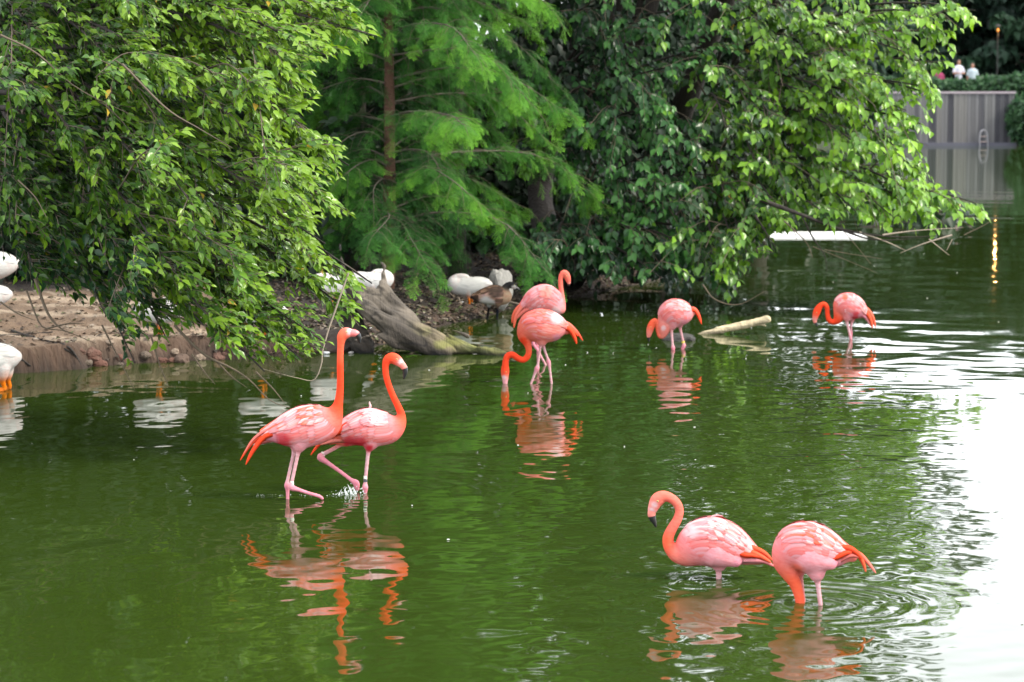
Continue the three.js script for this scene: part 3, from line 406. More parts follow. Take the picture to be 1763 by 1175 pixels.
makeBird('flamingo', 'front flamingo with its whole head under water amid ring ripples', 'flamingo', FL, {
  zoom: D4, base: [1230, 858], trunk: 6,
  axis: [[1133, 985, 34, 0.8, 'o'], [1131, 920, 30, 1, 'o'], [1130, 870, 30, 1, 'o'], [1118, 800, 33, 1, 'o'], [1092, 725, 40, 1, 'o'], [1055, 655, 56, 0.95, 'o'], [1030, 575, 84, 0.88, 'c'], [1062, 500, 116, 0.84, 'p'], [1130, 470, 148, 0.82, 'P'], [1215, 480, 152, 0.82, 'P'], [1295, 497, 118, 0.82, 'P'], [1365, 515, 84, 0.8, 'P'], [1425, 522, 52, 0.7, 'c'], [1480, 540, 30, 0.6, 'k']],
  paint: [[1380, 580, 40, 'l'], [1100, 620, 55, 'c']],
  extra: [[1180, 560, 88, 1240, 640, 44, 'P', 0.04], [1200, 540, 90, 1330, 575, 40, 'P', 0.06]],
  legs: [[[1235, 610, 52, 0.035, 'P'], [1238, 670, 30, 0.035, 'P'], [1245, 710, 18, 0.035], [1254, 780, 15, 0.035], [1264, 850, 15, 0.035], [1268, 920, 14, 0.035]], [[1130, 600, 46, -0.045, 'P'], [1128, 660, 24, -0.045, 'P'], [1132, 700, 15, -0.045], [1142, 770, 13, -0.045], [1150, 840, 13, -0.045], [1155, 900, 13, -0.045]]],
  wing: { hues: ['P', 'P', 'o', 'W', 'k', 'W'], tips: ['P', 'W', 'W', 'o', 'p'], th1: 1.35, wide: 1.05 },
  tail: [{ p: [[1380, 460], [1450, 470], [1500, 500], [1540, 545]], w: 46, c: 'O', z: 0.05 }, { p: [[1330, 540], [1380, 520], [1430, 500], [1470, 495]], w: 50, c: 'O', z: 0.075 }, { p: [[1440, 500], [1510, 520], [1545, 570], [1566, 634]], w: 34, c: 'O', z: 0.03, e: 'o' }, { p: [[1440, 490], [1520, 515], [1580, 575], [1634, 644]], w: 34, c: 'O', z: 0.01, e: 'k' }, { p: [[1370, 570], [1430, 530], [1480, 520], [1530, 535]], w: 36, c: 'p', z: 0.05, e: 'c' }],
}, 18);
// rings spread from where the front pair and the walking pair stand
for (const [px, py, L, s, reach, hole] of [[1378, 1042, 0.14, 0.075, 0.95, 0.06], [1413, 1038, 0.115, 0.06, 0.9, 0.05], [1237, 996, 0.13, 0.03, 0.8, 0.05], [1400, 1045, 0.23, 0.016, 4.2, 0.8], [620, 855, 0.12, 0.04, 0.7, 0.05], [497, 860, 0.12, 0.035, 0.7, 0.05], [560, 858, 0.2, 0.012, 3.2, 0.5], [870, 660, 0.14, 0.03, 0.8, 0.05], [945, 660, 0.15, 0.02, 0.7, 0.05], [1160, 605, 0.16, 0.02, 0.8, 0.05], [1467, 584, 0.16, 0.025, 0.8, 0.05], [1135, 985, 0.06, 0.05, 0.28, 0.02]]) { const p = ground(px, py); RINGS.push([p.x, p.z, L, s, reach, 0.5, hole]); }
buildWater();
// ---------- trees ----------
const leafGeo = (width, fold, curl, petiole, wave = 0) => {
  const rows = [[0, 0.06], [0.1, 0.3], [0.27, 0.5], [0.45, 0.48], [0.64, 0.34], [0.83, 0.15], [1, 0.005]], pos = [], col = [], idx = [];
  rows.forEach(([s, w], i) => { for (const e of [-1, 0, 1]) { pos.push(e * w * width, s, Math.abs(e) * w * width * fold - curl * s * s + (e ? wave * (i % 2 ? 1 : -1) * w : 0)); const k = e ? 1 : 1.12; col.push(k, k, k); } });
  for (let i = 0; i < rows.length - 1; i++) for (let j = 0; j < 2; j++) { const a = i * 3 + j; idx.push(a, a + 1, a + 3, a + 1, a + 4, a + 3); }
  if (petiole) { const b = pos.length / 3; pos.push(-0.012, 0, 0, 0.012, 0, 0, 0, -petiole, 0.04); for (let i = 0; i < 3; i++) col.push(1.6, 1.4, 0.9); idx.push(b, b + 2, b + 1); }
  return geoFrom(pos, idx, col);
};
const leafMaterial = (r, g, b, more = {}) => new THREE.MeshPhysicalMaterial({ color: C(r, g, b), vertexColors: true, roughness: 0.95, transmission: 0.4, thickness: 0, specularIntensity: 0.25, clearcoat: 0.75, clearcoatRoughness: 0.26, side: THREE.DoubleSide, ...more });
const bark = (() => { const b = dataTex(256, (u, v) => 0.55 * tileFbm(u, v * 0.5 + 0.3, 16, 4, 31) + 0.45 * tileNoise(u, v, 32, 33)); return (r, g, bl) => std(r, g, bl, 0.9, { bumpMap: b, bumpScale: 0.02 }); })();
const barkGrey = bark(0.12, 0.1, 0.08), barkRed = bark(0.11, 0.055, 0.036), barkDark = bark(0.026, 0.02, 0.016), twigMat = std(0.1, 0.075, 0.05, 0.8), twigPale = std(0.3, 0.24, 0.19, 0.8);
const basis = new THREE.Matrix4(), tmpQ = new THREE.Quaternion();
function leafMatrix(p, axis, up, len, out = new THREE.Matrix4()) {
  const Y = axis.clone().normalize(), X = V().crossVectors(Y, up); if (X.lengthSq() < 1e-5) X.set(1, 0, 0); X.normalize(); const Z = V().crossVectors(X, Y);
  basis.makeBasis(X, Y, Z); tmpQ.setFromRotationMatrix(basis); return out.compose(p, tmpQ, V(len, len, len));
}
// leaves: [Matrix4, tint index, Color]. The 300 that show largest become parts, the rest one mass.
function putLeaves(root, name, leaves, geo, makeMat, palette, singles = 300, inFrame = true) {
  const o = root.position, eye = V(-o.x, EYE - o.y, -o.z), p = V(), score = [];
  leaves.forEach((l, i) => { p.setFromMatrixPosition(l[0]).add(o); const [x, y, z] = [p.x, p.y - EYE, p.z], d = -z * Math.cos(TILT) - y * Math.sin(TILT), px = x / d * FOCAL, py = (y * Math.cos(TILT) - z * Math.sin(TILT)) / d * FOCAL; const inside = Math.abs(px) < 875 && Math.abs(py) < 582; score.push([inside || !inFrame ? d / Math.max(0.3, l[0].getMaxScaleOnAxis() * 10) : 1e6, i]); });
  score.sort((a, b) => a[0] - b[0]);
  const single = new Set(score.slice(0, singles).filter((s) => s[0] < 1e6).map((s) => s[1])), mats = palette.map((c) => makeMat(...c)), rest = leaves.filter((_, i) => !single.has(i));
  for (const i of single) { const m = part('leaf', geo, mats[leaves[i][1]], root); leaves[i][0].decompose(m.position, m.quaternion, m.scale); }
  const im = new THREE.InstancedMesh(geo, makeMat(1, 1, 1), rest.length); im.name = name; im.userData.kind = 'stuff'; im.castShadow = im.receiveShadow = true; const c = C(0, 0, 0);
  rest.forEach((l, i) => { im.setMatrixAt(i, l[0]); const q = palette[l[1]], k = l[2] ?? 1; im.setColorAt(i, c.setRGB(q[0] * k, q[1] * k, q[2] * k)); });
  root.add(im);
}
const ball = (r) => { for (;;) { const v = V(r() * 2 - 1, r() * 2 - 1, r() * 2 - 1); if (v.lengthSq() < 1 && v.lengthSq() > 0.01) return v; } };
// a broadleaf tree: boughs given as world points; twigs grow off them and carry alternate leaves
function broadleaf(name, label, base, { trunk, boughs, twigs = 40, twigLen = [0.3, 0.7], leafLen = [0.09, 0.13], gap = 0.045, droop = 0.45, seed, geo, mat, palette, pick, bark: bk, keep = () => true, spread = 0.9, bias = V(), light = V(0.3, 1, 0.4), leafBias = V(), forks = 0, lean = 0, singles = 300, extraTwigs = [] }) {
  const root = thing(name, base, 0, label, 'tree'), r = rand(seed), leaves = [], sticks = [], local = (p) => p.clone().sub(base);
  if (trunk) part('trunk', tube(trunk.pts.map(local), trunk.r0, trunk.r1, 12, 24, 0.2), bk, root);
  const branchList = [];
  for (const b of boughs) {
    const curve = new THREE.CatmullRomCurve3(b.pts.map(local)); branchList.push([curve, b.r0 ?? 0.03, b.r1 ?? 0.006, b.n ?? 1, b]);
    part('branch', tube(null, b.r0 ?? 0.03, b.r1 ?? 0.006, 6, 22, 0.25, curve), bk, root);
    for (let f = 0; f < (b.forks ?? forks); f++) {
      const t = 0.25 + 0.65 * r(), p = curve.getPoint(t), T = curve.getTangent(t), L = curve.getLength() * (0.22 + 0.25 * r()), d = T.clone().multiplyScalar(0.75).addScaledVector(ball(r), 0.75).normalize();
      if (!keep(p.clone().addScaledVector(d, L).add(base).add(V(0, -0.05, 0)), r)) continue;
      const q = [p, p.clone().addScaledVector(d, L * 0.5).add(V(0, 0.03, 0)), p.clone().addScaledVector(d, L).add(V(0, -L * droop * 0.35, 0))], c2 = new THREE.CatmullRomCurve3(q), rr = lerp(b.r0 ?? 0.03, b.r1 ?? 0.006, t) * 0.6;
      branchList.push([c2, rr, 0.004, (b.n ?? 1) * 0.5, b]); sticks.push(tube(null, rr, 0.003, 5, 8, 0.2, c2));
    }
  }
  for (const [curve, , , n, b] of branchList) {
    const len = curve.getLength(), count = Math.round(twigs * n * len);
    for (let i = 0; i < count; i++) {
      const t = Math.min(1, (b.t0 ?? 0.12) + (1 - (b.t0 ?? 0.12)) * Math.pow(r(), 0.85)), p = curve.getPoint(t), T = curve.getTangent(t), L = lerp(twigLen[0], twigLen[1], r()) * lerp(1, 0.75, t);
      const d = T.clone().multiplyScalar(0.8).addScaledVector(ball(r), spread).add(bias).normalize(), pts = [];
      for (let k = 0; k <= 3; k++) { const s = k / 3; pts.push(p.clone().addScaledVector(d, L * s).add(V(0, -droop * 0.45 * L * s * s, 0))); }
      if (!keep(pts[3].clone().add(base), r)) continue;
      const tc = new THREE.CatmullRomCurve3(pts); sticks.push(tube(null, 0.0045, 0.002, 3, 3, 0, tc));
      const m = Math.max(3, Math.round(L / gap)), tone = r();
      for (let k = 0; k < m; k++) {
        const s = (k + 0.8) / m, q = tc.getPoint(Math.min(1, s)), Tt = tc.getTangent(Math.min(1, s)), side = V().crossVectors(Tt, V(0, 1, 0)).normalize().multiplyScalar(k % 2 ? 1 : -1);
        const tip = s > 0.98, A = Tt.clone().multiplyScalar(tip ? 1 : 0.65).addScaledVector(side, tip ? 0 : 0.5).add(V(0, -droop * (0.5 + 0.8 * r()), 0)).addScaledVector(ball(r), 0.35).add(leafBias).normalize();
        const N = light.clone().addScaledVector(ball(r), 0.95), l = lerp(leafLen[0], leafLen[1], r()) * (s > 0.85 ? 0.8 : 1);
        const pp = q.clone().addScaledVector(A, 0.22 * l); if (!keep(pp.clone().add(base), r)) continue;
        leaves.push([leafMatrix(pp, A, N, l), pick(pp.clone().add(base), s, tone, r), 0.85 + 0.3 * r()]);
      }
    }
  }
  for (const e of extraTwigs) part('twig', tube(e.pts.map(local), e.r0 ?? 0.008, e.r1 ?? 0.002, 5, 14, 0.15), e.mat ?? twigMat, root);
  if (sticks.length) { const g = part('twigs', mergeGeometries(sticks), twigMat, root); g.userData.kind = 'stuff'; }
  putLeaves(root, 'foliage', leaves, geo, mat, palette, singles);
  root.userData.leafCount = leaves.length;
  return root;
}
const curveTo = (a, b, lift, sag = 0, r = Math.random) => { const m1 = a.clone().lerp(b, 0.35).add(V(0, lift, 0)), m2 = a.clone().lerp(b, 0.72).add(V(0, lift * 0.7, 0)); return [a, m1, m2, b.clone().add(V(0, -sag, 0))]; };
const pxOf = (p) => { const y = p.y - EYE, d = -p.z * Math.cos(TILT) - y * Math.sin(TILT); return [881.5 + p.x / d * FOCAL, 587.5 - (y * Math.cos(TILT) - p.z * Math.sin(TILT)) / d * FOCAL]; };
const lineAt = (rows, x) => { for (let i = 1; i < rows.length; i++) if (x < rows[i][0]) { const [a, b] = [rows[i - 1], rows[i]]; return lerp(a[1], b[1], clamp((x - a[0]) / (b[0] - a[0]), 0, 1)); } return rows[rows.length - 1][1]; };

// the leaning tree on the left bank, its boughs hanging over the water
{
  const base = V(-7.2, 0.4, -25.2), top = V(-6.6, 6.5, -23.2), r = rand(5), root = (px, py, d) => at(px, py, d), B = [];
  const tips = [[648, 62, 19.2], [612, 22, 19.4], [560, 95, 18.8], [545, 158, 18.9], [520, 215, 18.7], [575, 250, 19.2], [600, 285, 19.0], [545, 330, 18.6], [598, 362, 19.0], [560, 420, 18.8], [600, 470, 19.2], [640, 488, 20.2], [612, 545, 19.3], [560, 590, 18.8], [520, 620, 18.6], [455, 640, 18.9], [400, 590, 18.4], [350, 560, 18.8], [290, 590, 19.4], [232, 625, 20], [180, 540, 19.6], [120, 500, 19.8], [60, 470, 19.9], [300, 470, 18.3], [420, 480, 18.3], [200, 420, 18.8], [100, 380, 19.2], [40, 330, 19.4], [330, 350, 18.3], [450, 330, 18.4], [240, 280, 18.6], [120, 220, 19], [400, 200, 18.5], [300, 120, 18.8], [480, 90, 18.8], [180, 90, 19.2], [60, 60, 19.6], [420, 20, 19.2], [250, 0, 19.2], [520, 0, 19.6], [90, -40, 19.6]];
  for (const [px, py, d] of tips) { const start = at(-90 + 90 * r() + px * 0.12, py * 0.5 - 60 + 90 * r(), d + 2.2 + r()); B.push({ pts: curveTo(start, at(px, py, d), 0.12 + 0.22 * r(), 0), r0: 0.026, r1: 0.005, forks: 3 }); }
  // the crown above the frame, seen in the water
  for (let i = 0; i < 34; i++) { const tip = V(-6.4 + 6.2 * r(), 3.9 + 4.6 * r(), -19 - 5.5 * r()); B.push({ pts: curveTo(V(-7, 3 + 4 * r(), -23.5 + r()), tip, 0.3, 0), r0: 0.05, r1: 0.006, forks: 3, n: 0.55 }); }
  for (let i = 0; i < 26; i++) { const tip = V(-9 + 6.5 * r(), 1.2 + 2.6 * r(), -22.2 - 2.5 * r()); B.push({ pts: curveTo(V(-7.2, 2 + 2 * r(), -24.5), tip, 0.3, 0), r0: 0.04, r1: 0.006, forks: 2, n: 0.5 }); }
  const low = [[-200, 470], [0, 445], [40, 495], [80, 515], [160, 525], [200, 580], [225, 632], [260, 600], [330, 585], [380, 612], [470, 636], [530, 628], [575, 596], [615, 572], [640, 560], [660, 500], [700, 480]];
  const right = [[-100, 560], [0, 610], [62, 655], [70, 640], [110, 540], [165, 545], [215, 500], [245, 590], [300, 590], [330, 560], [365, 610], [390, 540], [440, 560], [470, 600], [490, 660], [560, 630], [620, 540], [680, 500]];
  const V2 = (rows, d) => rows.map(([x, y]) => at(x, y, d));
  broadleaf('leaning_tree', 'broad-leaved tree leaning in from the left bank, boughs hanging to the water', base, {
    trunk: { pts: [base, V(-7.1, 2.4, -24.8), V(-6.9, 4.6, -24), top], r0: 0.3, r1: 0.14 }, boughs: B, twigs: 22, leafBias: V(0.4, 0.02, 0.05), twigLen: [0.18, 0.5], leafLen: [0.05, 0.105], gap: 0.036, droop: 0.22, seed: 21, spread: 0.95, bias: V(0.45, -0.1, 0.35), light: V(0.5, 0.95, 0.25),
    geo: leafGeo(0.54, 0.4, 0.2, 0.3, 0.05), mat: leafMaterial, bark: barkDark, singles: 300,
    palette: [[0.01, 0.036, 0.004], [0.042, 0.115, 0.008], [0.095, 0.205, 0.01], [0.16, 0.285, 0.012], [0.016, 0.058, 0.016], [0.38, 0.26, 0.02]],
    pick: (p, s, tone, q) => { const [x, y] = pxOf(p), g = 0.55 * s + 0.6 * tone + 0.0011 * (x - 240) - 0.0003 * (y - 250) + 0.35 * (q() - 0.5); if (q() < 0.004) return 5; if (y > 400 && x < 260 && q() < 0.4) return 4; return clamp(Math.floor(g * 3.6), 0, 3); },  // tints carry shade: darker inside and lower left, lighter to the right
    keep: (p, q) => { const [x, y] = pxOf(p); if (y < -5) return true; const w = 10 * (q() - 0.5) + 46 * Math.pow(q(), 3) * smooth(y, 350, 480); return y + w < lineAt(low, x) && x + w < lineAt(right, y) + 2; },
    extraTwigs: [
      { pts: V2([[300, 560], [350, 610], [400, 635], [430, 655], [465, 690], [500, 703]], 18.8), mat: twigMat, r0: 0.012 }, { pts: V2([[440, 640], [470, 670], [490, 695]], 18.8) },
      { pts: V2([[600, 470], [556, 600], [553, 628], [540, 655], [515, 652], [450, 635]], 19), mat: twigPale, r0: 0.007 },
      { pts: V2([[60, 480], [85, 545], [108, 568], [125, 574]], 19.6), mat: twigMat, r0: 0.013 }, { pts: V2([[45, 500], [70, 560], [80, 566], [110, 570], [165, 592]], 19.7) }, { pts: V2([[80, 566], [120, 557], [145, 558]], 19.7) },
      { pts: V2([[0, 520], [30, 540], [60, 552]], 19.5) }, { pts: V2([[175, 560], [195, 600], [210, 630], [232, 672]], 19.8) }, { pts: V2([[260, 580], [275, 630], [290, 665]], 19.4) },
      { pts: V2([[370, 620], [400, 650], [425, 668]], 18.9), mat: twigMat }, { pts: V2([[330, 610], [355, 645], [370, 662]], 19), mat: twigMat },
      { pts: V2([[0, 60], [60, 90], [130, 150], [230, 200]], 18.9), mat: twigMat, r0: 0.009 }, { pts: V2([[210, 110], [290, 190], [340, 220], [400, 255]], 18.2), mat: twigMat, r0: 0.009 }, { pts: V2([[30, 310], [60, 340], [80, 375]], 18.7), mat: twigMat, r0: 0.007 }],
  });
}
// the cypress: straight reddish trunk, tiers of drooping feathery sprays
const sprayGeo = (seed) => {
  const r = rand(seed), pos = [], col = [], idx = [];
  const tri = (a, b, c, k) => { const n = pos.length / 3; for (const p of [a, b, c]) { pos.push(p.x, p.y, p.z); col.push(k, k, k * 0.95); } idx.push(n, n + 1, n + 2); };
  const strip = (p, d, L, w, k) => { const n = V(-d.y, d.x, 0).normalize().multiplyScalar(w); tri(p.clone().sub(n), p.clone().add(n), p.clone().addScaledVector(d, L), k); };
  const axis = V(0, 1, 0); strip(V(0, 0, 0), axis, 1, 0.012, 0.55);
  for (let i = 0; i < 15; i++) {
    const s = 0.06 + 0.92 * i / 15, sd = i % 2 ? 1 : -1, L = (0.55 * (1 - s) + 0.12) * (0.85 + 0.3 * r()), d = V(sd * 0.75, 0.66, (r() - 0.5) * 0.5 - 0.1).normalize(), p = V(0, s, -0.12 * s * s);
    strip(p, d, L, 0.005, 0.6);
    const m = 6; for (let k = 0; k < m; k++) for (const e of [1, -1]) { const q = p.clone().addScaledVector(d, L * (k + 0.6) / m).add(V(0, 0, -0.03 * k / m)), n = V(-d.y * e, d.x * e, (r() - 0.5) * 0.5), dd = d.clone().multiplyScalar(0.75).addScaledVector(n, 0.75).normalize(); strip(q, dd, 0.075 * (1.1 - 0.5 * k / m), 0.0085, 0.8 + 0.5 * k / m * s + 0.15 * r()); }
  }
  return geoFrom(pos, idx, col);
};
{
  const base = at(668, 486, 31).setY(0.3), r = rand(9), root = thing('cypress_tree', base, 0, 'tall feathery cypress with slim reddish trunk and drooping bright green sprays', 'tree'), H = 13.5, off = (h) => V(0.012 * h * h * 0.1 + 0.02 * Math.sin(h * 0.9), h, 0);
  part('trunk', tube([0, 1, 2, 3, 5, 8, 11, H].map(off), 0.085, 0.015, 10, 40, 0.18), barkRed, root);
  const leaves = [], sticks = []; let az = 0.4;
  for (let h = 0.55; h < H - 0.3; h += 0.055) {
    az += 2.39996 + (r() - 0.5) * 0.7; const gap = noise3(h * 0.9, Math.cos(az) * 1.2, Math.sin(az) * 1.2); if (gap < -0.4) continue; const wob = V(0.25 * (r() - 0.5), 0, 0.25 * (r() - 0.5));
    const towardRight = Math.cos(az), L = lerp(1.95, 0.4, Math.pow(h / H, 1.7)) * (0.45 + 0.7 * r()) * (1 + 0.28 * towardRight), d = V(Math.cos(az), 0, -Math.sin(az)), o = off(h), rise = 0.06 + 0.1 * r(), drop = L * (0.02 + 0.26 * r());
    const c = new THREE.CatmullRomCurve3([o, o.clone().addScaledVector(d, L * 0.35).add(V(0, rise, 0)), o.clone().addScaledVector(d, L * 0.7).add(V(0, rise * 0.4, 0)).add(wob), o.clone().addScaledVector(d, L).add(V(0, -drop, 0))]);
    part('branch', tube(null, 0.016, 0.003, 5, 10, 0.2, c), barkGrey, root);
    const n = Math.round(L / 0.062), tier = r();
    for (let i = 2; i <= n; i++) {
      const t = i / n, p = c.getPoint(t), T = c.getTangent(t), sd = i % 2 ? 1 : -1, side = V(-T.z, 0, T.x).normalize().multiplyScalar(sd), sl = (i === n ? 0.35 : lerp(0.5, 0.22, t)) * (0.7 + 0.5 * r());
      const sd2 = i === n ? T.clone() : T.clone().multiplyScalar(0.65).addScaledVector(side, 0.7).addScaledVector(ball(r), 0.65).add(V(0, -0.12, 0)).normalize(), q = new THREE.CatmullRomCurve3([p, p.clone().addScaledVector(sd2, sl * 0.5), p.clone().addScaledVector(sd2, sl).add(V(0, -sl * 0.3, 0))]);
      sticks.push(tube(null, 0.004, 0.002, 3, 3, 0, q));
      const m = 5; for (let k = 0; k <= m; k++) {
        const s = k / m, w = q.getPoint(s), Tq = q.getTangent(s), sp = V().crossVectors(Tq, V(0, 1, 0)).normalize().multiplyScalar(k % 2 ? 1 : -1), A = Tq.clone().multiplyScalar(0.75).addScaledVector(sp, k === m ? 0 : 0.6).add(V(0, -0.15 - 0.6 * r(), 0)).addScaledVector(ball(r), 0.5).normalize();
        const out = p.distanceTo(o) / L, g = clamp(Math.floor((0.45 * out + 0.3 * s + 0.5 * tier + 0.3 * (r() - 0.5)) * 3.2), 0, 3); leaves.push([leafMatrix(w, A, V(0.2, 1, 0.35).addScaledVector(ball(r), 0.9), 0.12 + 0.13 * r()), g, 0.85 + 0.3 * r()]);  // inner sprays tinted darker as shade, outer ones lighter as new growth
      }
    }
  }
  part('twigs', mergeGeometries(sticks), twigMat, root).userData.kind = 'stuff';
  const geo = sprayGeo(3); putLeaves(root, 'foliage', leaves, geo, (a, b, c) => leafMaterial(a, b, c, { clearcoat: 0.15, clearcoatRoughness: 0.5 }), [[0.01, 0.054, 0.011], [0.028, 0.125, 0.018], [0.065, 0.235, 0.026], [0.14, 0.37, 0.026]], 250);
}
// dark-leaved tree in the middle and the tree that reaches out over the water on the right
{
  const r = rand(31), base = ground(985, 478, 0.25), B = [];
  for (const [px, py, d] of [[1060, 60, 33], [1010, 20, 33.6], [1120, 40, 33], [1180, 110, 32.6], [1080, 130, 32.5], [1000, 150, 33.4], [1130, 190, 32.4], [1050, 230, 32.6], [980, 250, 33.4], [1200, 20, 33.4], [1240, 80, 33], [1150, 260, 32.2], [1000, 330, 32.4], [1080, 310, 32], [1150, 350, 31.8], [960, 400, 32], [1020, 420, 31.6], [1100, 400, 31.4], [1180, 420, 31.2], [1060, 460, 31.2], [1140, 480, 31], [1220, 400, 31.6], [1230, 300, 32], [940, 450, 32], [990, 470, 31.6], [1230, 460, 31.2]]) B.push({ pts: curveTo(at(930 + 70 * r(), Math.min(430, py + 60 + 80 * r()), d + 2.4), at(px, py, d), 0.25, 0), r0: 0.03, r1: 0.005, forks: 3 });
  for (let i = 0; i < 26; i++) B.push({ pts: curveTo(V(0.9 + r(), 3 + 4 * r(), -36), V(-0.6 + 4.2 * r(), 3.8 + 6.5 * r(), -32.5 - 4 * r()), 0.3, 0), r0: 0.06, r1: 0.006, forks: 3, n: 0.6 });
  broadleaf('dark_leaved_tree', 'dark blue-green leafy tree between the cypress and the overhanging tree', base, {
    trunk: { pts: [base, at(930, 330, 36.3), at(960, 210, 36), at(1060, 115, 35), at(1120, 20, 34.6), V(2.2, 7.5, -34.5)], r0: 0.2, r1: 0.06 }, boughs: B, twigs: 7, twigLen: [0.3, 0.65], leafLen: [0.085, 0.135], gap: 0.05, droop: 0.65, seed: 33, spread: 1.0, bias: V(0.15, -0.15, 0.45), light: V(0.35, 0.9, 0.5),
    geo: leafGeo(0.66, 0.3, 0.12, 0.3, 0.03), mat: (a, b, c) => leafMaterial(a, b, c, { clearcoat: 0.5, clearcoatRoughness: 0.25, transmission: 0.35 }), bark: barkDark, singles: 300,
    palette: [[0.006, 0.028, 0.008], [0.022, 0.085, 0.018], [0.048, 0.155, 0.026], [0.125, 0.29, 0.02]], pick: (p, s, tone, q) => { const [x] = pxOf(p); return clamp(Math.floor((0.4 * s + 0.5 * tone + 0.2 * (q() - 0.5) + 0.0012 * (x - 1080)) * 3.3), 0, 3); },  // twig-base leaves get the darkest tint, standing in for interior shade
    keep: (p, q) => { const [x, y] = pxOf(p); return y < 0 || y + 14 * (q() - 0.5) < lineAt([[880, 420], [915, 460], [940, 480], [1000, 468], [1040, 470], [1060, 490], [1120, 485], [1180, 478], [1240, 500], [1290, 470], [1350, 430]], x); },
  });
}
